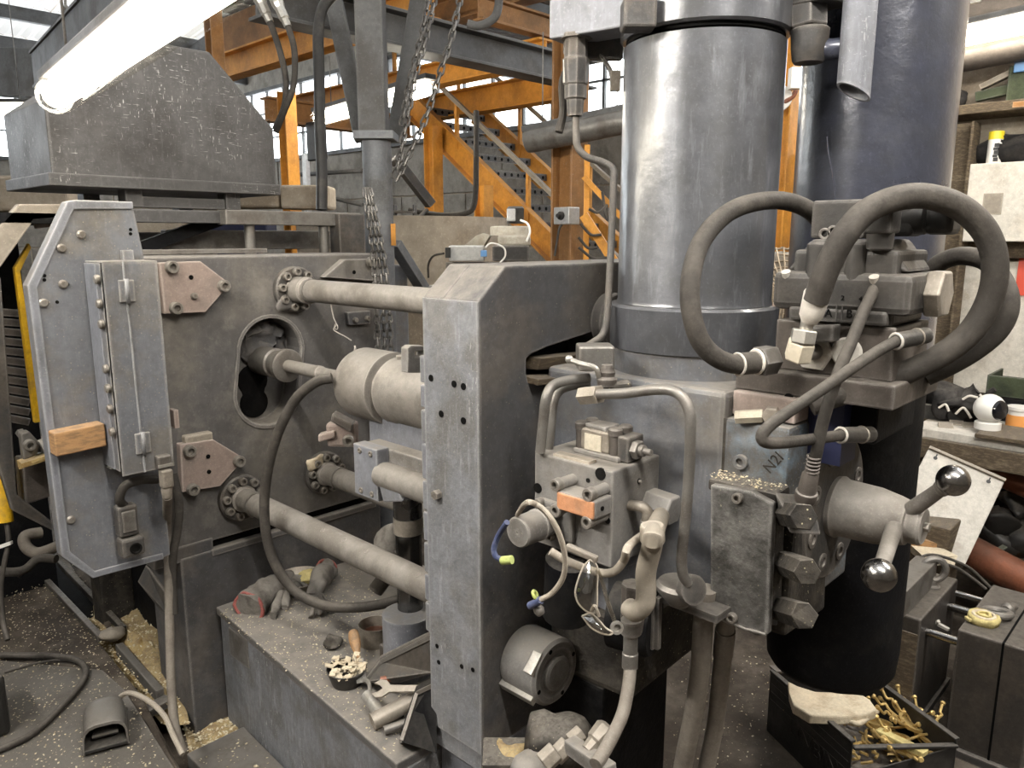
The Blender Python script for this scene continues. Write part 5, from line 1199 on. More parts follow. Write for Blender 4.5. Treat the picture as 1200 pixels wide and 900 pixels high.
# pipe with slanted end in front of the tank
a, b_ = P(1006,118,d=1.62), P(1006,-30,d=1.55)
t = thing('oblique_pipe', 'grey pipe with a slanted cut end in front of the tall tank', 'pipe', a)
mb = MB(); n_ = 24; ro, ri = .034, .029; bot = P(1000,108,d=1.62); vs = []
for (r_, z_, sl_) in ((ro, 0, 1), (ro, .5, 0), (ri, .5, 0), (ri, 0, 1)):
    for k in range(n_):
        a_ = 2*math.pi*k/n_; dx, dy = math.cos(a_)*r_, math.sin(a_)*r_
        side = dx*CA-dy*SA
        vs.append((bot.x+dx, bot.y+dy, bot.z+z_-(side*.55 if sl_ else 0)))
mb.add(vs, [(j*n_+k, j*n_+(k+1)%n_, ((j+1)%4)*n_+(k+1)%n_, ((j+1)%4)*n_+k) for j in range(4) for k in range(n_)], True)
mb.build('pipe_wall', M['paint_clean'], t)
c = P(947,50,d=1.66)
t = thing('union_fitting', 'big dark hexagon union with elbow above the tall tank', 'fitting', c)
zt_, zb_ = P(947,8,d=1.66), P(947,74,d=1.66)
L_ = (zt_-zb_).length
MB().lathe(zb_, EZ, [(0,.030),(.006,.034),(L_*.25,.038),(L_*.55,.040),(L_*.58,.036)], 24).build('round_nut', M['steel_dark'], t)
MB().hexa(zb_+(zt_-zb_)*.58, zt_, .042).build('hexagon', M['steel_dark'], t, bevel=.002)
MB().tube(PD([(955,55,1.66),(972,58,1.64),(988,56,1.63)]), .022, 14).build('elbow', M['tank_paint'], t)
MB().cyl(zt_, zt_+EZ*.4, .03, n=18).build('riser', M['steel_dark'], t)
# ================================================================ directional valve stack
ZB1, ZB2, ZB3 = 1.335, 1.385, 1.487
t = thing('valve_base', 'rust brown base plate under the black directional valve', 'plate', (1.6,.6,ZB1))
MB().box(1.47, 1.74, .445, .76, ZB1+.003, ZB2).build('plate', M['manifold_brown'], t, bevel=.004)
part_label(MB().box(1.455, 1.52, .62, .756, 1.285, ZB1+.002).build('port_block', M['pink'], t, bevel=.004), 'pinkish dirty port block')
c = P(905,485,X=1.455)
MB().hexa(c, c+V((-.028,-.01,0)), .018).build('port_nut', M['tin'], t)
MB().hexa(c+V((-.02,.01,-.002)), c+V((-.04,.06,-.01)), .014).build('pipe_nut', M['label_paper'], t)
hole(t, P(924,466,X=1.469), (-1,0,0), .009)
MB().box(1.56, 1.80, .50, .60, 1.245, ZB1).build('dark_stand', M['black_paint'], t, bevel=.006)
part_label(MB().box(1.52, 1.60, .55, .62, 1.20, 1.33).build('blue_patch', M['blue_deep'], t), 'dark blue patch')
t = thing('directional_valve', 'black cast directional valve with end plugs on a brown sandwich block', 'valve', (1.6,.57,ZB2)); dv = t
MB().box(1.50, 1.70, .462, .692, ZB2, ZB3).build('sandwich_block', M['manifold_brown'], t, bevel=.004)
vy0, vy1 = .435, .70
MB().box(1.50, 1.68, .47, .665, ZB3, ZB3+.14).build('cast_body', M['valve_black'], t, bevel=.008)
MB().box(1.485, 1.69, vy0, vy1, ZB3+.022, ZB3+.098).build('spool_housing', M['valve_black'], t, bevel=.014)
MB().box(1.4855, 1.68, .475, .662, ZB3+.002, ZB3+.03).build('foot', M['valve_black'], t, bevel=.006)
MB().prism([V((1.52,.69,ZB3+.095)), V((1.52,.64,ZB3+.16)), V((1.52,.50,ZB3+.16)), V((1.52,.455,ZB3+.10))], (.14,0,0)).build('saddle', M['valve_black'], t, bevel=.008)
for y in (.62,.545,): MB().lathe((1.505,y,ZB3+.10), EZ, [(-.02,.02),(.05,.02),(.055,.014)], 16).build('boss', M['valve_black'], t)
part_label(MB().hexa((1.59,vy0+.004,ZB3+.06), (1.59,vy0-.028,ZB3+.06), .048).build('end_plug', M['tin'], t, bevel=.002), 'pale hexagon end plug')
for y, z in ((.673,.088),(.60,.084),(.505,.084)): shared('socket_screw', ('ss',), lambda: MB().cyl((0,0,-.01),(0,0,.010),.009,n=14), M['white_dirty'], t, V((1.492,y,ZB3+z)), (-.5,0,.86))
for ch, q, sz_ in (('B',(991,372),.022),('A',(966,371),.022),('2',(985,352),.014),('4',(1006,353),.014)):
    pos = P(*q, X=1.4842); letters(t, 'cast_letter', ch, sz_, pos, (0,-1,0), (0,0,1), M['pit'])
    if sz_ > .02:
        e = .015; cc2 = pos+V((0,-.007,.0075)); f_ = MB()
        for sgn in (-1,1):
            f_.box(cc2.x-.0006,cc2.x+.001, cc2.y-e, cc2.y+e, cc2.z+sgn*e-.0012, cc2.z+sgn*e+.0012).box(cc2.x-.0006,cc2.x+.001, cc2.y+sgn*e-.0012, cc2.y+sgn*e+.0012, cc2.z-e, cc2.z+e)
        f_.build('letter_frame', M['valve_black'], t)
# pilot with plug on top
t = thing('pilot_solenoid', 'black pilot solenoid with angled plug on top of the directional valve', 'solenoid', (1.6,.55,ZB3+.16))
MB().box(1.545, 1.66, .55, .655, ZB3+.161, ZB3+.235).build('body', M['valve_black'], t, bevel=.006)
for k in range(4): MB().torus(V((1.54,.575+.016*k,ZB3+.185-.005*k)), (-1,0,0), .009, .003, 14, 6).build('adjust_ring', M['steel'], t)
MB().cyl((1.59,.56,ZB3+.20), (1.59,.455,ZB3+.20), .032, n=20).build('coil', M['plastic_black'], t)
MB().box(1.56, 1.63, .47, .52, ZB3+.165, ZB3+.235).build('coil_box', M['plastic_black'], t, bevel=.008)
MB().box(1.565, 1.63, .405, .452, ZB3+.168, ZB3+.232).build('end_cap', M['plastic_black'], t, bevel=.010)
c = P(1033,262,X=1.50)
MB().obox(c+V((0,0,.012)), (.028,0,0), (0,.026,0), (0,0,.03)).build('plug_head', M['valve_black'], t, bevel=.006)
MB().lathe(c+V((0,0,-.015)), (0,0,-1), [(0,.024),(.03,.022),(.034,.016)], 18).build('cable_gland', M['valve_black'], t)
# second big bolt face on sandwich block: white port cap behind the thin hose
tag(MB().lathe(P(993,413,X=1.499), (-1,0,0), [(0,.028),(.004,.030),(.008,.026),(.008,0)], 26).build('white_disc_plug', M['white_dirty']), 'white round port cap behind the thin hose on the brown block', 'cap')
# ---- hoses
def hose(name, label, pts, r, m='rubber', ends=()):
    t = thing(name, label, 'hose', PD(pts)[0]); MB().tube(PD(pts), r, 16, 8).build('hose', M[m], t); return t
h = hose('loop_hose', 'left large hose looping in front of the large cylinder', [(888,424,1.48),(862,427,1.46),(838,418,1.44),(820,398,1.43),(810,365,1.43),(809,330,1.44),(818,292,1.46),(838,262,1.49),(865,243,1.52),(900,235,1.56),(930,238,1.60),(955,252,1.64),(975,282,1.68)], .0185)
a, b_ = P(865,427,d=1.462), P(893,424,d=1.485)
MB().cyl(a, b_, .0215, n=18).build('ferrule', M['rubber'], h)
MB().torus(a, b_-a, .021, .0025, 20, 6).build('ferrule_ring', M['white_dirty'], h)
MB().torus(P(886,424,d=1.48), b_-a, .022, .004, 20, 6).build('ferrule_ring', M['white_dirty'], h)
MB().hexa(P(888,424,d=1.482), P(906,421,d=1.497), .030).build('nut', M['valve_black'], h)
h = hose('loop_hose', 'biggest hose making a wide loop in front of the directional valve', [(956,352,1.40),(968,318,1.37),(985,283,1.35),(1010,252,1.345),(1045,234,1.345),(1085,230,1.35),(1125,243,1.36),(1155,272,1.37),(1166,310,1.38),(1160,350,1.40),(1138,388,1.42),(1105,415,1.44),(1065,435,1.46),(1025,450,1.47),(985,462,1.48),(950,474,1.49)], .0225)
a = P(957,347,d=1.402); b_ = P(948,378,d=1.42)
MB().lathe(b_, a-b_, [(0,.014),(.012,.021),(.055,.024),(.06,.022)], 18).build('ferrule', M['white_dirty'], h)
MB().lathe(P(945,383,d=1.425), a-b_, [(-.008,.011),(.014,.013)], 14).build('stem', M['bright'], h)
MB().hexa(P(943,386,d=1.43), P(940,402,d=1.435), .024).build('nut', M['bright'], h)
MB().obox(P(962,391,d=1.47), (0,-.03,.004), (.02,0,0), (0,0,.016)).build('adapter', M['valve_black'], h, bevel=.004)
MB().hexa(P(940,400,d=1.438), P(934,421,d=1.455), .026).build('union_nut', M['label_paper'], h)
MB().hexa(P(955,412,X=1.50), P(955,412,X=1.50)+V((-.012,0,0)), .040).build('port_nut', M['white_dirty'], h)
MB().lathe(P(955,412,X=1.488), (-1,0,0), [(0,.016),(.05,.014)], 16).build('port_neck', M['steel'], h)
h = hose('loop_hose', 'rear large hose behind the wide loop at the right', [(1085,322,1.62),(1105,306,1.58),(1130,300,1.54),(1158,308,1.50),(1178,335,1.47),(1182,362,1.46),(1170,388,1.47),(1145,410,1.49),(1115,428,1.51),(1085,442,1.53)], .0185, 'rubber')
h = hose('steel_pipe', 'dark steel pipe bent back sharply in front of the brown base plate', [(1082,395,1.42),(1058,398,1.40),(1040,405,1.385),(1005,427,1.36),(965,455,1.335),(925,482,1.315),(903,498,1.305),(893,510,1.30),(897,518,1.305),(915,519,1.33),(950,515,1.385),(985,510,1.44)], .0105, 'rubber')
for p, q, ring in (((1050,400,1.392),(1085,393,1.425),True),((985,510,1.44),(1020,509,1.49),True)):
    a, b_ = P(*p[:2], d=p[2]), P(*q[:2], d=q[2]); MB().cyl(a, b_, .0155, n=16).build('ferrule', M['valve_black'], h)
    MB().torus(a, b_-a, .014, .0025, 18, 6).build('ferrule_ring', M['white_dirty'], h)
    MB().torus(a.lerp(b_,.7), b_-a, .0155, .002, 18, 6).build('ferrule_ring', M['tin'], h)
h = hose('thin_hose', 'thin hose hanging from the pilot solenoid plug down to the greasy port', [(1033,292,1.44),(1031,312,1.43),(1026,335,1.42),(1012,365,1.40),(998,400,1.385),(985,430,1.375),(972,468,1.37),(963,500,1.38),(957,530,1.39),(951,556,1.41)], .0108, 'rubber')
MB().lathe(P(943,588,d=1.435), P(952,545,d=1.40)-P(943,588,d=1.435), [(0,.018),(.006,.02),(.022,.02),(.024,.017),(.06,.015),(.064,.012),(.075,.011)], 16).build('ferrule', M['manifold_brown'], h)
for k in range(5): 
    a, b_ = P(951.5,552,d=1.405), P(954,535,d=1.393); MB().torus(a.lerp(b_,k/4), b_-a, .0112, .002, 14, 5).build('thread', M['manifold_brown'], h)
# ================================================================ grey column with braces and chains
c0 = P(445.5,300,d=4.0); c0.z = 0
zc1 = P(443,170,d=4.05).z
t = thing('round_column', 'round grey steel column carrying a square post with two braces behind the die plate', 'column', (c0.x,c0.y,FL))
MB().lathe((c0.x,c0.y,FL), EZ, [(0,.074),(zc1-FL,.074)], 32).build('pipe', M['post_grey'], t)
rv, fv = V((CA,-SA,0)), V((SA,CA,0))
MB().obox((c0.x,c0.y,zc1+.022), rv*.10, fv*.10, EZ*.02).build('head_plate', M['post_grey'], t, bevel=.004)
MB().obox(V((c0.x,c0.y,zc1+.55))-rv*.01, rv*.068, fv*.068, EZ*.51).build('square_post', M['beam_grey'], t, bevel=.008)
for s_, px0, px1 in ((-1, 390, 426), (1, 492, 463)):
    a, b_ = P(px1,165,d=4.02), P(px0,-5,d=4.02); MB().bar(a, b_, .09, .05, fv).build('brace', M['beam_grey'], t, bevel=.005)
MB().bar(P(466,205,d=4.2), P(470,260,d=4.15), .03, .05).build('side_bracket', M['post_grey'], t) if False else None
MB().bar(P(462,285,d=4.1), P(500,345,d=4.4), .07, .05).build('lower_brace', M['post_grey'], t, bevel=.004)
MB().obox(P(461,275,d=3.93), rv*.012, fv*.005, EZ*.055).build('rust_patch', M['orange'], t)
tag(MB().box(2.30, 2.75, 3.45, 3.55, .3, 1.50).build('grey_cabinet', M['paint'], bevel=.01), 'grey blue cabinet side behind the chains and the round column', 'cabinet')
def link_mesh(L, r):
    u = []; n = 8
    for k in range(n): 
        a = 2*math.pi*k/n; u.append((math.cos(a)*L*.30, math.sin(a)*L*.30+math.copysign(L*.28, math.sin(a)), 0))
    mb = MB(); m_ = 5; vs = []
    for k in range(n):
        p = V(u[k]); q = V(u[(k+1)%n])-V(u[k-1]); q.normalize(); nx_ = V((0,0,1)); o_ = q.cross(nx_)
        for j in range(m_): vs.append(p+o_*r*math.cos(2*math.pi*j/m_)+nx_*r*math.sin(2*math.pi*j/m_))
    return vs, [(k*m_+j, ((k+1)%n)*m_+j, ((k+1)%n)*m_+(j+1)%m_, k*m_+(j+1)%m_) for k in range(n) for j in range(m_)]
def chain(name, label, pts, L=.038, group=None, kind=None, r=None):
    t = thing(name, label, 'chain', pts[-1], group)
    c = spline(pts, 10); acc = 0; step = L*.86; pos = []
    for p, q in zip(c, c[1:]):
        d = (q-p).length
        while acc < d: pos.append((p.lerp(q, acc/d), (q-p).normalized())); acc += step
        acc -= d
    r = r or L*.11
    def mk():
        mb = MB(); v_, f_ = link_mesh(L, r); return mb.add(v_, f_, True)
    for i, (p, a) in enumerate(pos):
        u = a.cross(V((.3,.7,.2))).normalized(); w_ = a.cross(u)
        if i % 2: u, w_ = w_, -u
        k = ('link', round(L,4))
        if k not in SH:
            me = mk().mesh('link', V((0,0,0))); me.materials.append(M['chain']); SH[k] = me
        o = bpy.data.objects.new('link', SH[k]); COL.objects.link(o); o.parent = t; o.location = p-W[t.name]
        o.rotation_euler = Matrix((u, a, u.cross(a))).transposed().to_euler()
    return t
chain('hanging_chain', 'left steel chain hanging in front of the column brace', PD([(513,-20,3.75),(500,40,3.75),(486,90,3.75),(477,140,3.76),(468,185,3.77),(461,210,3.78)]), .05)
chain('hanging_chain', 'right steel chain hanging from the top past the lamp', PD([(543,-20,3.72),(530,40,3.72),(516,85,3.73),(500,135,3.74),(482,175,3.75),(464,212,3.76)]), .05)
chain('hanging_chain', 'short chain strand beside the left chain at the top', PD([(506,-20,3.8),(494,40,3.8),(481,90,3.81),(470,150,3.81)]), .045)
for i, x in enumerate((0, 8, 15)):
    chain('hanging_chain', ['left', 'middle', 'right'][i]+' strand of the chain bundle hanging in front of the round column', PD([(428+x*.4,226,3.0),(433+x*.6,262,3.0),(438+x*.8,305,3.0),(441+x,360,3.0),(443+x,420,3.0)]), .036)
# ================================================================ top-left hoses
for i, (pts, r, l) in enumerate([
    ([(307,5,3.5),(316,25,3.5),(328,60,3.5),(335,95,3.5),(333,125,3.52),(322,152,3.55)], .014, 'left one of two hydraulic hoses bending down to the hood'),
    ([(328,10,3.48),(337,30,3.48),(345,60,3.48),(344,100,3.49),(334,128,3.51),(323,155,3.54)], .014, 'right one of two hydraulic hoses bending down to the hood')]):
    t = thing('hydraulic_hose', l, 'hose', PD(pts)[-1])
    MB().tube(PD(pts), r, 12).build('hose', M['rubber'], t)
    p, q = PD(pts)[0], PD(pts)[1]; MB().lathe(p, q-p, [(-.12,.03),(-.02,.03),(0,.024),(.05,.024),(.055,.019),(.09,.018)], 8, True).build('fitting', M['bright'], t)
tag(MB().tube(PD([(377,246,3.6),(377,200,3.6),(375,150,3.6),(374,90,3.6),(373,40,3.62),(378,10,3.64),(392,-8,3.66)]), .026, 14).build('thick_hose', M['plastic_black']), 'thick black hose standing upright left of the braced column', 'hose')
tag(MB().tube(PD([(548,28,4.0),(562,30,4.0),(578,22,4.0),(584,8,4.0),(585,-15,4.0)]), .022, 12).build('bent_conduit', M['beam_grey']), 'grey conduit bent upward at the top behind the right chain', 'conduit')
# ================================================================ feeder unit behind the top of the front plate
c = P(560,306,d=2.75)
t = thing('feeder_unit', 'small pale motor unit with round disc behind the top of the front plate', 'motor unit', P(570,306,d=2.75))
def sb(px0, py0, px1, py1, d, dep=.06):
    a, b_ = P(px0,py1,d=d), P(px1,py0,d=d); m_ = (a+b_)/2; h = (P(px0,py0,d=d)-P(px0,py1,d=d)).length/2; w_ = (P(px1,py1,d=d)-P(px0,py1,d=d)).length/2
    return m_+fv*dep, rv*w_, fv*dep, EZ*h
MB().obox(*sb(526,288,567,306,2.7)).build('aluminium_box', M['alu'], t, bevel=.004)
MB().obox(*sb(577,288,620,306,2.7)).build('dark_box', M['steel_dark'], t, bevel=.004)
MB().obox(*sb(583,276,622,288,2.75)).rough(.004,1,30).build('cream_cover', M['motor_cream'], t, bevel=.008)
MB().prism(PL([(541,290),(558,276),(566,273),(574,276),(566,290)], X=2.0), (.03,.02,0)).build('sloped_sheet', M['motor_cream'], t, bevel=.003)
MB().lathe(P(597,276,d=2.85), EZ, [(0,.072),(.03,.072),(.034,.066)], 28).build('disc', M['motor_cream'], t)
m0 = P(604,262,d=2.85)
MB().lathe(m0, EZ, [(0,.032),(.055,.032),(.062,.026)], 20).build('motor', M['plastic_black'], t)
MB().obox(P(599,252,d=2.8), rv*.016, fv*.02, EZ*.022).build('terminal_box', M['alu'], t, bevel=.003)
MB().obox(P(567,297,d=2.66), rv*.011, fv*.01, EZ*.011).build('blue_plug', M['blue_plastic'], t, bevel=.002)
MB().obox(P(525,296,d=2.68), rv*.009, fv*.012, EZ*.018).build('end_plug', M['plastic_black'], t, bevel=.002)
MB().tube(PD([(610,258,2.76),(618,262,2.74),(621,272,2.74),(617,283,2.74)]), .004, 8).build('white_cable', M['white'], t)
MB().tube(PD([(569,290,2.66),(576,285,2.66),(590,290,2.66),(592,300,2.66),(586,308,2.66)]), .003, 8).build('white_cable', M['white'], t)
MB().tube(PD([(520,297,2.7),(508,300,2.75),(502,310,2.8),(502,325,2.85)]), .004, 8).build('black_cable', M['rubber'], t)
MB().obox(P(573,322,d=2.78), rv*.15, fv*.06, EZ*.045).build('stand', M['steel_dark'], t)
tag(MB().box(1.72, 2.2, 1.75, 2.05, 1.30, 1.49).build('feeder_shelf', M['steel_dark'], bevel=.006), 'dark shelf behind the front plate carrying the motor unit', 'shelf')
MB().box(1.95, 2.05, 1.85, 1.95, FL, 1.30).build('column', M['steel_dark'], [o for o in COL.objects if o.name.startswith('feeder_shelf')][0])
# ================================================================ right background
# fan behind, seen between the cylinders
c = P(916,345,d=3.3)
t = thing('fan', 'wire guarded fan seen between the two large cylinders', 'fan', c-V((0,0,.2)))
ax = V((-.80,-.55,.1)).normalized()
for k in range(7): MB().torus(c+ax*(.05-.004*k*k*.6), ax, .03+.028*k, .0045, 28, 4).build('guard_ring', M['wire_mesh'], t)
u, v_, a_ = frame(ax); mb = MB()
for k in range(40):
    a = 2*math.pi*k/40; d_ = u*math.cos(a)+v_*math.sin(a)
    mb.tube([c+ax*.055+d_*.02, c+ax*.045+d_*.11, c+d_*.2, c-ax*.06+d_*.205], .0035, 4, 1)
mb.build('guard_wires', M['wire_mesh'], t, kind='stuff')
for k in range(4):
    a = 2*math.pi*k/4; d_ = u*math.cos(a)+v_*math.sin(a); e = ax.cross(d_)
    MB().prism([c+d_*.04-e*.03-ax*.03, c+d_*.16-e*.07-ax*.03, c+d_*.17+e*.05-ax*.0, c+d_*.04+e*.03-ax*.01], ax*.004).build('blade', M['tan_box'], t)
MB().cyl(c-ax*.14, c-ax*.03, .05, n=20).build('motor', M['white_dirty'], t)
MB().cyl(c-ax*.075, c-ax*.07, .19, n=28).build('backing_disc', M['white_dirty'], t)  # pale disc added behind the guard so the fan reads bright
MB().cyl(c-V((0,0,.2))-ax*.05, V((c.x,c.y,FL))-ax*.05, .02, n=12).build('stand', M['steel_dark'], t)
# floodlights high between the cylinders
for (x, y, d, l) in ((914,115,4.6,'white round lamp head seen between the two large cylinders'),(932,92,4.5,'white square lamp head above the round one')):
    q = P(x, y, d=d)
    tag((MB().lathe(q, (-.7,-.7,-.1), [(-.03,.05),(0,.075),(.01,.07)], 22) if x < 920 else MB().obox(q, rv*.035, fv*.03, EZ*.06)).build('work_lamp', M['white'], bevel=.004), l, 'lamp')
tag(MB().tube(PD([(914,118,4.85),(918,120,4.62),(930,112,4.6),(934,100,4.6)]), .014, 8).build('lamp_arm', M['copper']), 'brown arm of the lamp heads between the cylinders', 'arm')
tag(MB().bar(P(880,148,d=5.2), P(945,143,d=5.1), .06, .09).build('dark_rail', M['steel_dark']), 'dark horizontal rail behind the gap between the cylinders', 'rail')
tag(MB().box(4.9, 5.3, 1.9, 2.3, FL, 2.2).build('pale_pillar', M['plaster'], bevel=.01), 'pale pillar beside the orange post between the cylinders', 'pillar')
# workbench
ZBN = .75
bx = 3.95
t = thing('workbench', 'old wooden workbench with thick edge along the right wall', 'bench', (4.4,.5,FL))
for k in range(5): MB().box(bx+k*.19, bx+k*.19+.185, -1.2, 1.10, ZBN-.04+random.uniform(-.003,.003), ZBN).build('plank', M['white_dirty'] if k % 2 == 0 else M['tan_box'], t, bevel=.004)
MB().box(bx-.02, bx+.03, -1.2, 1.10, ZBN-.14, ZBN-.042).build('apron', M['wood_dark'], t, bevel=.006)
MB().box(bx-.03, bx+.25, -.9, .83, ZBN+.001, ZBN+.022).build('top_board', M['wood_dark'], t, bevel=.004)
MB().box(bx+.02, bx+.9, -1.2, 1.08, .1, .13).build('lower_shelf', M['wood_dark'], t)
MB().box(bx+.85, bx+.9, -1.2, 1.08, .1, ZBN-.04).build('back_panel', M['black_paint'], t)
for y in (1.02, -.2): MB().box(bx+.03, bx+.12, y-.05, y+.05, FL, ZBN-.04).build('leg', M['wood_dark'], t, bevel=.004)
def ob_(x, y, z=ZBN): return P(x, y, Z=z)
# black bin with gloves
def bin_(name, label, c, w_, dp, h, m, rim, yaw=0.0):
    t = thing(name, label, 'bin', c)
    u = V((math.cos(yaw), math.sin(yaw), 0)); v_ = V((-math.sin(yaw), math.cos(yaw), 0)); th = .006
    MB().obox(c+EZ*th, u*w_/2, v_*dp/2, EZ*th).build('base', M[m], t)
    for s_ in (-1,1):
        MB().obox(c+u*s_*(w_/2)+EZ*h/2, u*th, v_*dp/2, EZ*h/2).build('side', M[m], t, bevel=.002)
    MB().obox(c+v_*(dp/2)+EZ*h/2, u*w_/2, v_*th, EZ*h/2).build('back', M[m], t, bevel=.002)
    MB().obox(c-v_*(dp/2)+EZ*h*.3, u*w_/2, v_*th, EZ*h*.3).build('lip', M[m], t, bevel=.002)
    if rim:
        for s_ in (-1,1): MB().bar(c+u*s_*w_/2-v_*dp/2+EZ*h*.6, c+u*s_*w_/2-v_*dp*.3+EZ*h, .012, .008).build('rim', M[rim], t); MB().bar(c-u*w_/2-v_*dp/2+EZ*h*.6, c+u*w_/2-v_*dp/2+EZ*h*.6, .012, .008).build('rim', M[rim], t)
    return t
c = ob_(1092,492)
bin_('parts_bin', 'small black parts bin with pale rim on the workbench', c+V((.12,.0,0)), .24, .2, .12, 'plastic_black', 'white_dirty', math.pi/2+.15+math.pi)
t = thing('tool_belt', 'heap of black gloves and straps with pale edging on the workbench', 'gloves', ob_(1135,488))
for k, (x, y, r, sx_, sy_) in enumerate(((1110,470,.09,1.4,1),(1135,468,.085,1.3,1.2),(1150,474,.06,1.2,1),(1128,482,.06,1.2,1.2))):
    MB().ball(P(x,y,X=4.25), r, 16, 10, (sx_,sy_,.6)).rough(.07,k+3,11).build('glove', M['cloth_black'], t)
for k, pts in enumerate(([(1120,485),(1128,478),(1133,482),(1138,490)],[(1128,468),(1136,464),(1146,466)],[(1100,478),(1108,474),(1112,482)],[(1148,462),(1153,468),(1158,470)])):
    MB().tube(PL(pts, X=4.12), .006, 6).build('edging', M['white_dirty'], t)
MB().tube(PL([(1155,466),(1160,460),(1166,456)], X=4.3), .014, 8).build('finger', M['cloth_black'], t); MB().tube(PL([(1155,466),(1162,464),(1167,466)], X=4.3), .014, 8).build('finger', M['cloth_black'], t)
tag(MB().tube(PL([(1090,440),(1095,450),(1101,462)], X=4.35), .03, 12, 5, lambda q: .034-.012*q).build('grip_handle', M['white_dirty']), 'pale pistol grip sticking up behind the black gloves', 'handle')
for k in range(3):
    q = ob_(1108+k*14+random.uniform(-3,3), 497+random.uniform(-3,4)); MB_ = MB().obox(q+EZ*.006, (.03,.01,.004), (-.01,.03,.0), (0,0,.004)).rough(.006,k,40).build('scrap_piece', M['tan_box']); tag(MB_, ['left','middle','right'][k]+' one of three flat scrap pieces before the white camera', 'scrap', 'scraps before the camera')
# white dome camera
c = P(1157,502,Z=ZBN+.022)
t = thing('dome_camera', 'white round security camera with a dark lens on the workbench', 'camera', c)
MB().lathe(c, EZ, [(0,.055),(.03,.055),(.036,.045)], 28).build('base', M['white'], t)
hc_ = c+V((0,0,.095)); MB().ball(hc_, .068, 26, 18).build('head', M['white'], t)
ld = V((-.45,-.85,.05)).normalized(); MB().lathe(hc_+ld*.050, ld, [(0,.046),(.012,.040),(.019,.022),(.02,.0)], 26).build('lens_face', M['lens_black'], t)
# jar, green trays, tan boxes on the bench at right edge
c = P(1194,488,X=4.25)
t = thing('jar', 'small white jar with an orange label on the workbench', 'jar', V((4.25,c.y,ZBN)))
MB().lathe((4.25,c.y,ZBN), EZ, [(0,.05),(.09,.05),(.095,.054),(.11,.054)], 24).build('jar_wall', M['white'], t)
MB().lathe((4.25,c.y,ZBN+.012), EZ, [(0,.051),(.06,.051)], 24).build('label_band', M['orange_label'], t)
c = P(1197,470,X=4.5); tag(MB().box(4.38,4.7,c.y-.3,c.y+.13,ZBN,ZBN+.12).build('black_box', M['black_paint'], bevel=.006), 'black box under the green tray at the right edge', 'box')
bin_('green_tray', 'dark green tray on the black box at the right edge', V((4.52,c.y-.08,ZBN+.125)), .42, .28, .10, 'green', None, math.pi/2)
for k, (dz, r) in enumerate(((.20,.09),(.29,.085))):
    tag(MB().lathe((4.52,c.y-.12,ZBN+.13+dz*.8), (.25*(-1)**k,.1,1), [(0,r*.92),(.02,r),(.07,r),(.075,r*.95)], 26).build('wooden_bowl', M['wood']), ['lower tan wooden bowl stacked in the green tray','upper tan wooden bowl stacked in the green tray'][k], 'bowl')
tag(MB().bar(ob_(1172,490), ob_(1192,503), .012, .006).build('wire_piece', M['steel']), 'thin wire lying beside the white camera', 'wire')
# white cabinet with spray can, cloth
a, b_ = P(1125,283,X=4.75), P(1125,193,X=4.75)
t = thing('wall_cabinet', 'white metal cabinet hung on the plaster wall with a small tan label', 'cabinet', (4.87,a.y-.4,a.z))
MB().box(4.75, 4.995, a.y-1.0, a.y, a.z, b_.z).build('body', M['white_board'], t, bevel=.006)
q = P(1163,239,X=4.748); MB().box(4.746,4.75,q.y-.045,q.y+.045,q.z-.055,q.z+.055).build('label_patch', M['tan_box'], t)
MB().box(4.745,4.751,a.y-.405,a.y-.40,a.z+.01,b_.z-.01).build('door_gap', M['ink'], t)
zt_ = b_.z
q = P(1165,185,X=4.83)
t = thing('spray_can', 'white spray can with a yellow cap on top of the white cabinet', 'can', V((4.83,q.y,zt_)))
hh_ = P(1165,147,X=4.83).z-q.z
MB().lathe((4.83,q.y,zt_), EZ, [(0,.034),(.005,.036),(hh_*.72,.036),(hh_*.76,.033)], 24).build('can_body', M['white'], t)
MB().lathe((4.83,q.y,zt_+hh_*.75), EZ, [(0,.036),(hh_*.24,.036),(hh_*.25,.032)], 24).build('cap', M['yellow_cap'], t)
for k in range(5): 
    z = zt_+hh_*(.12+.11*k); MB().obox((4.83-.0345,q.y-.014+.004*(k%2),z), (.002,0,0), (0,.011,0), (0,0,.010-.003*(k%2))).build('print_mark', M['ink'], t)
tag(MB().ball((4.87,q.y-.12,zt_+.07), .11, 24, 12, (.7,2.4,.7)).rough(.05,4,9).build('black_cloth', M['cloth_black']), 'crumpled black cloth lying on the white cabinet behind the spray can', 'cloth')
# shelf above
a, b_ = P(1104,128,X=4.8), P(1205,112,X=4.8)
t = thing('wall_shelf', 'dark wooden shelf on brackets high on the plaster wall', 'shelf', V((4.9,a.y-.4,a.z)))
MB().box(4.72, 5.0, a.y-1.3, a.y+.25, a.z-.05, a.z).build('board', M['wood_dark'], t, bevel=.004)
q = P(1120,140,X=4.9)
MB().bar((4.99,q.y,a.z-.06), (4.99,q.y,a.z-.55), .03, .03, EX).build('bracket', M['steel_dark'], t); MB().bar((4.76,q.y+.02,a.z-.06), (4.98,q.y+.02,a.z-.32), .02, .03).build('bracket_brace', M['steel_dark'], t)
MB().box(4.715,4.722,a.y-.9,a.y-.35,a.z-.04,a.z-.012).build('price_strip', M['orange_brown'], t)
q = P(1175,112,X=4.85)
t = thing('saw_horse', 'dark folded metal stand lying on the shelf', 'stand', V((4.86,q.y,a.z)))
def sh(x, y): return P(x, y, X=4.86)
MB().bar(sh(1144,114), sh(1188,104), .05, .05).build('base_bar', M['green'], t, bevel=.004)
MB().bar(sh(1149,103), sh(1192,82), .05, .03).build('arm', M['tan_box'], t, bevel=.004)
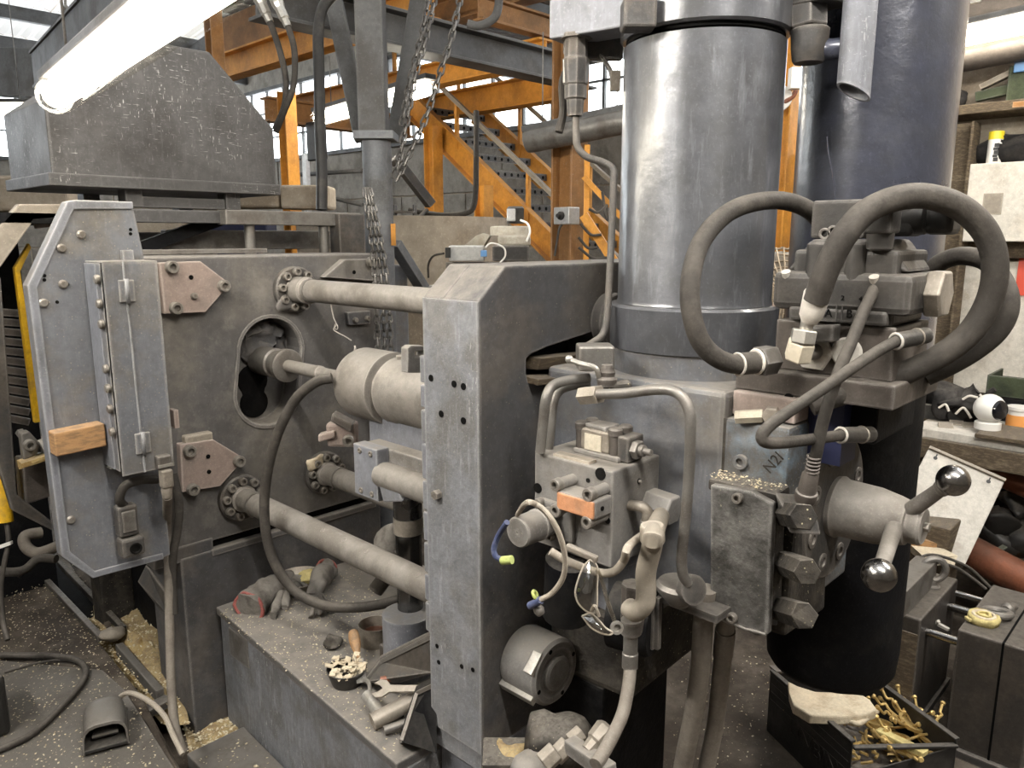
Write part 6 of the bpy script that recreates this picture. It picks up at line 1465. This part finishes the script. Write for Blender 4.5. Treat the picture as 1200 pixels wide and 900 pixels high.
k0, k1 = sh(1182,112), sh(1210,76); MB().box(4.8, 4.92, k0.y, k1.y, a.z+.001, k1.z).build('case', M['green'], t, bevel=.008)
k0, k1 = sh(1191,88), sh(1206,75); MB().box(4.78, 4.90, k0.y, k1.y, k0.z, k1.z+.02).build('blue_top', M['blue_plastic'], t, bevel=.006)
q = P(1110,120,X=4.86); tag(MB().ball((4.86,q.y,a.z+.05), .08, 16, 10, (1,1.2,.8)).rough(.03,2,16).build('dark_bag', M['cloth_black']), 'dark bag on the shelf close to the tall tank', 'bag')
for z_ in (174, 181): tag(MB().tube([P(1098,z_+2,X=4.97), P(1122,z_,X=4.97)], .012, 8, 1).build('wall_pipe', M['wood_dark']), ('upper' if z_ == 174 else 'lower')+' dark pipe on the plaster wall left of the cabinet', 'pipe')
# white sheet on the wall under the cabinet, red notice
a, b_ = P(1112,455,X=4.96), P(1112,305,X=4.96)
tag(MB().box(4.94, 4.995, a.y-1.3, a.y+.02, a.z, b_.z).build('wall_sheet', M['white_board'], bevel=.004), 'tall cream sheet on the wall behind the workbench', 'sheet')
q = P(1200,320,X=4.935); tag(MB().box(4.93,4.938,q.y-.2,q.y+.03,q.z-.12,q.z+.1).build('red_notice', M['red']), 'red notice at the right edge of the cream sheet', 'notice')
tag(MB().bar(P(1115,293,X=4.9), P(1210,290,X=4.9), .05, .11).build('dark_ledge', M['wood_dark'], bevel=.01), 'dark ledge between the white cabinet and the cream sheet', 'ledge')
# brown duct under the lamp, brown steel above
tag(MB().tube([P(1095,75,X=4.75), P(1230,48,X=4.75)], .07, 18, 1).build('brown_duct', M['manifold_brown']), 'brown duct running under the lit lamp on the right', 'duct')
tag(MB().bar(P(1095,20,X=4.9), P(1260,-12,X=4.9), .1, .25).build('brown_girder', M['manifold_brown']), 'brown girder above the lit lamp on the right', 'girder')
tag(MB().bar(P(1120,5,X=4.6), P(1150,0,X=4.6), .02, .02).build('bright_strip', M['bright']), 'short bright strip under the brown girder', 'strip')
# leaning white panel
t = thing('leaning_panel', 'dirty white steel panel with keyholes leaning under the workbench', 'panel', P(1130,655,d=3.55))
ptl, ptr, pbr, pbl = P(1088,527,d=3.62), P(1176,564,d=3.50), P(1130,662,d=3.32), P(1070,632,d=3.40)
ptl, ptr, pbr = P(1088,526,d=3.6), P(1177,565,d=3.45), P(1131,662,d=3.32); pbl = ptl+(pbr-ptr)
n_ = (ptr-ptl).cross(pbl-ptl).normalized(); n_ = n_ if n_.dot(fv) > 0 else -n_
MB().prism([ptl,ptr,pbr,pbl], n_*.05).build('sheet', M['white_dirty'], t, bevel=.004)
u_ = (ptr-ptl).normalized(); d_ = (pbl-ptl).normalized()
MB().obox((ptl+ptr)/2+n_*.02-d_*.006, u_*(ptr-ptl).length/2, n_*.035, d_*.006).build('top_fold', M['tan_box'], t)
for f_ in (.13, .83):
    k = ptl+u_*(ptr-ptl).length*f_+d_*.03
    MB().lathe(k-n_*.001, -n_, [(0,.009),(.001,.009)], 14).build('keyhole', M['ink'], t); MB().obox(k-n_*.001-d_*.012, u_*.003, n_*.001, d_*.010).build('keyhole', M['ink'], t)
# copper pipe and clutter below the bench
tag(MB().cyl(P(1135,645,d=3.55), P(1245,705,d=3.2), .075, n=28).build('copper_pipe', M['copper']), 'fat reddish brown pipe lying under the bench beside the white panel', 'pipe')
tag(MB().cyl(P(1150,548,d=3.75), P(1235,585,d=3.5), .05, n=20).build('red_bar', M['copper']), 'red brown bar under the bench edge behind the panel', 'bar')
tag(MB().bar(P(1128,535,d=3.8), P(1215,568,d=3.6), .03, .03).build('rail_bar', M['manifold_brown']), 'thin brown rail just under the bench edge', 'rail')
for k, (x, y, r) in enumerate(((1170,610,.12),(1190,590,.1),(1160,640,.08),(1192,625,.12))):
    tag(MB().ball(P(x,y,d=3.72), r*.85, 14, 8, (1,1,.7)).rough(.09,k,9).build('scrap_heap', M['plastic_black']), ['dark scrap heap low under the bench','dark scrap heap high at the right edge under the bench','small dark scrap heap beside the copper pipe','dark scrap heap at the right edge above the copper pipe'][k], 'scrap')
tag(MB().bar(P(1165,648,d=3.6), P(1178,640,d=3.6), .03, .006).build('green_strip', M['green']), 'small green strip on the scrap under the bench', 'strip')
tag(MB().box(3.55, 3.75, .80, 1.15, FL, .42).build('wood_crate', M['wood_dark'], bevel=.01), 'wooden crate end behind the left mould half', 'crate')
tag(MB().bar(P(1062,630,d=3.4), P(1100,640,d=3.4), .12, .05).build('cardboard_flap', M['wood']), 'brown cardboard flap below the white panel', 'cardboard')
tag(MB().obox(P(1092,650,d=3.3), rv*.06, fv*.08, EZ*.02).rough(.03,3,14).build('plastic_bag', M['cream']), 'crumpled clear bag between panel and mould', 'bag')
for i, pts in enumerate(([(1074,655,3.1),(1090,650,3.1),(1110,654,3.1),(1135,665,3.1),(1152,680,3.1),(1162,690,3.1)],[(1074,664,3.08),(1095,660,3.08),(1118,664,3.08),(1140,678,3.08),(1155,690,3.08)])):
    tag(MB().tube(PD(pts), .006, 8).build('thin_cable', M['rubber']), ['upper','lower'][i]+' thin black cable arching over the mould halves', 'cable')
# ================================================================ mould halves
ZM = .28
def mould(name, label, x0, x1, y0, y1):
    t = thing(name, label, 'mould', ((x0+x1)/2,(y0+y1)/2,FL))
    MB().box(x0, x1, y0, y1, FL+.03, ZM).build('block', M['mould_steel'], t, bevel=.006)
    MB().box(x0-.002, x1, y0+(y1-y0)*.4, y0+(y1-y0)*.43, FL+.03, ZM+.001).build('joint_line', M['pit'], t)
    MB().box(x0-.02, x1+.02, y0-.01, y1+.01, FL, FL+.03).build('foot_plate', M['steel_dark'], t)
    return t
m2 = mould('mould_half', 'right steel mould half with an eyebolt and a tan disc on top', 2.92, 3.42, .36, .60)
MB().obox((3.10,.355,.02), (.09,0,0), (0,.006,0), (0,0,.11)).build('boss', M['steel_dark'], m2, bevel=.004)
m1 = mould('mould_half', 'left steel mould half with an eyebolt behind the tall tank', 2.90, 3.38, .715, .96)
MB().box(2.893, 2.902, .72, .955, FL+.03, ZM-.06).build('wood_facing', M['wood_dark'], m1)
for y, xx in ((.0,2.99),(.0,3.27)):
    MB().cyl((xx,.61,.20), (xx,.715,.20), .016, n=16).build('guide_pin', M['chrome'], m1)
MB().cyl((3.3,.60,.25), (3.3,.70,.25), .012, n=14).build('guide_pin', M['chrome'], m1)
def eyebolt(c, ax, label, lean=0):
    t = thing('eyebolt', label, 'eyebolt', c)
    MB().lathe(c, EZ, [(0,.03),(.008,.03),(.012,.018),(.03,.016)], 18).build('collar', M['steel'], t)
    MB().torus(c+EZ*.075, ax, .045, .0135, 28, 10).build('eye', M['steel'], t)
    return t
eyebolt(P(1090,690,Z=ZM)+V((.02,0,0)), V((-.8,-.6,.0)), 'steel eyebolt standing on the left mould half')
c = P(1168,718,Z=ZM+.014)
t = thing('eyebolt', 'steel eyebolt lying flat on the right mould half', 'eyebolt', c)
MB().torus(c, V((.15,.1,1)), .043, .0135, 28, 10).build('eye', M['steel'], t)
MB().lathe(c+rv*.045+fv*.02, rv*.9+fv*.5, [(0,.016),(.01,.024),(.02,.024),(.022,.014),(.06,.014)], 16).build('shank', M['steel'], t)
c = P(1152,729,Z=ZM)
t = thing('casting_disc', 'pale yellow round casting lying in front of the flat eyebolt', 'casting', c)
MB().lathe(c, EZ, [(0,.05),(.02,.052),(.03,.046),(.026,.036),(.026,0)], 28).rough(.005,2,40).build('disc', M['resin'], t)
MB().torus(c+EZ*.028, EZ, .034, .006, 24, 8).build('ring', M['cream'], t); MB().torus(c+EZ*.03, EZ, .018, .005, 20, 8).rough(.006,1,40).build('ring', M['resin'], t)
MB().obox(c-rv*.05+EZ*.012, rv*.012, fv*.014, EZ*.006).build('tab', M['resin'], t, bevel=.003)
# square bar with a hole standing on the left mould
a = P(1065,727,d=2.93)
t = thing('square_bar', 'grey square bar with a round hole lying on the left mould half', 'bar', V((2.93,.79,ZM)))
MB().box(2.86, 3.25, .765, .845, ZM+.001, ZM+.105).build('bar', M['steel'], t, bevel=.004)
MB().lathe((2.859,.80,ZM+.055), (-1,0,0), [(0,.024),(.001,.024)], 20).build('hole', M['pit'], t)
tag(MB().box(2.87, 3.0, .86, .98, FL, ZM-.02).build('wood_block', M['wood'], bevel=.006), 'weathered wood block beside the left mould half', 'wood')
for k, (x0,y0,x1,y1) in enumerate(((1093,728,1112,738),(1088,735,1100,728))):
    tag(MB().bar(P(x0,y0,d=3.0), P(x1,y1,d=2.95), .014, .01).build('hanging_tag', M['white_dirty']), ['pale strip on the guide pin of the mould','small pale tag in the gap of the mould'][k], 'strip')
# ================================================================ black bin with castings on the floor
A_, D_, C_, E_ = V((2.58,1.12,0)), V((2.365,.74,0)), V((2.61,.50,0)), V((2.825,.88,0))
hb = .25
t = thing('storage_bin', 'black plastic stacking bin full of castings on the floor under the tank', 'bin', ((A_+C_)/2)+EZ*FL); sbn = t
def wallp(p, q, z0=FL, z1=FL+hb, z2=None):
    n_ = (q-p).cross(EZ).normalized()*.006
    return MB().prism([p+EZ*z0, q+EZ*z0, q+EZ*(z2 if z2 is not None else z1), p+EZ*z1], n_)
ins = lambda p: p+((A_+C_)/2-p)*.06
A2, D2, C2, E2 = map(ins, (A_, D_, C_, E_))
MB().prism([p+EZ*FL for p in (A2,D2,C2,E2)], (0,0,.008)).build('base', M['plastic_black'], t)
wallp(A_, D_).build('side', M['plastic_black'], t, bevel=.002); wallp(E_, C_).build('side', M['plastic_black'], t, bevel=.002)
wallp(E_, A_).build('back', M['plastic_black'], t, bevel=.002)
MB().prism([D_+EZ*FL, C_+EZ*FL, C_+EZ*(FL+hb*.9), D_+EZ*(FL+hb*.5)], (D_-A_).normalized()*-.006).build('lip', M['plastic_black'], t, bevel=.002)
for p, q, z in ((A_,D_,0),(E_,C_,0),(E_,A_,0),(D_,C_,-.02)):
    MB().bar(p+EZ*(FL+hb+z), q+EZ*(FL+hb+z), .02, .010).build('rim', M['plastic_black'], t, bevel=.003)
for k in range(4): 
    f_ = .2+.04*k; MB().bar(A_.lerp(D_,.02)+EZ*(FL+f_*.8-.02)-V((.004,0,0)), A_.lerp(D_,.98)+EZ*(FL+f_*.8-.02)-V((.004,0,0)), .008, .004).build('rib', M['plastic_black'], t)
MB().obox(A_+EZ*(FL+hb+.004)+(E_-A_)*.06, (E_-A_)*.05, (D_-A_)*.05, EZ*.004).build('corner_tab', M['steel'], t)
ux = (D_-A_).normalized(); letters(t, 'raised_letters', 'LINBIN', .085, A_.lerp(D_,.28)+EZ*(FL+.08)-V((.008,0,0)), ux, EZ, M['plastic_black'], .002)
ZF = FL+hb*.62
# foam pad on the rim
fp_ = []
t = thing('foam_pad', 'cream coloured foam slab lying across the rim of the black bin', 'foam', P(965,815,Z=FL+hb))
pts = [P(x,y,Z=FL+hb+.022) for x, y in [(924,797),(935,803),(955,809),(985,812),(1012,814),(1020,820),(1028,832),(1015,837),(985,840),(950,838),(930,826),(925,812)]]
MB().prism(pts, (0,0,-.035)).rough(.006,3,30).build('slab', M['cream'], t, bevel=.006)
MB().tube([P(x,y,Z=FL+hb-.005) for x, y in [(985,842),(1005,848),(1020,838),(1028,832)]], .010, 8).rough(.005,4,50).build('torn_edge', M['cream'], t)
# castings in the bin: gates with rings and spidery legs
def casting(c, yaw, label, legs, ring=True):
    t = thing('brass_casting', label, 'casting', c, 'castings in the black bin')
    u = V((math.cos(yaw), math.sin(yaw), 0)); v_ = V((-math.sin(yaw), math.cos(yaw), .25)).normalized()
    MB().lathe(c, u.cross(v_), [(0,.045),(.012,.045),(.012,.034),(.003,.033),(.003,0)], 22).build('biscuit', M['gold'], t)
    for k in range(legs):
        a = .5+k*2.2/max(1,legs-1)+yaw; d_ = V((math.cos(a), math.sin(a), .1))
        e_ = V((-d_.y, d_.x, .2))
        MB().tube([c+d_*.03, c+d_*.07+EZ*.02, c+d_*.085+EZ*.035-e_*.01, c+d_*.10+EZ*.03, c+d_*.12+EZ*.05], .0048, 7, 3).build('runner', M['gold'], t)
        MB().lathe(c+d_*.12+EZ*.05, d_+EZ*.3, [(0,.008),(.008,.009),(.01,.006)], 10).build('gate_knob', M['gold'], t)
    return t
k = 0
lab = ['brass coloured casting with spidery legs topmost in the bin', 'casting near the right rim of the bin with knobbed legs', 'casting nearest the near lip of the bin', 'casting half under the foam slab', 'casting at the far side of the bin', 'casting low in the middle of the bin', 'casting at the right end low against the lip','casting under the pale strip in the bin']
for (x, y, yaw, lg, dz) in ((1068,848,.2,5,.04),(1090,862,-.5,4,.02),(1068,882,.9,4,.02),(1030,850,2.0,3,.0),(1062,830,1.4,4,.0),(1050,868,2.6,3,.0),(1098,884,-.2,3,-.02),(1040,862,.4,3,-.01)):
    casting(P(x,y,Z=ZF+dz), yaw, lab[k], lg); k += 1
a, b_ = P(1028,856,Z=ZF+.05), P(1085,884,Z=ZF+.06)
tag(MB().bar(a, b_, .035, .018).rough(.004,2,40).build('pale_strip', M['resin'], bevel=.003), 'pale yellow flat strip lying on the castings', 'strip')
mb = MB()
for k in range(60):
    f_, g_ = random.random(), random.random(); p = D2.lerp(C2, f_).lerp(A2.lerp(E2, f_), g_*.8)+EZ*(ZF-.03+random.random()*.03)
    a = random.uniform(0,6.28); u = V((math.cos(a),math.sin(a),random.uniform(-.4,.4)))*random.uniform(.015,.04)
    mb.tube([p-u, p+V((u.y,-u.x,.01))*.5, p+u], .005, 5, 2)
mb.build('loose_sprues', M['gold'], sbn, kind='stuff')
MB().prism([p+EZ*(FL+.01) for p in (A2,D2,C2,E2)], (0,0,hb*.42)).build('lower_fill', M['manifold_brown'], sbn)
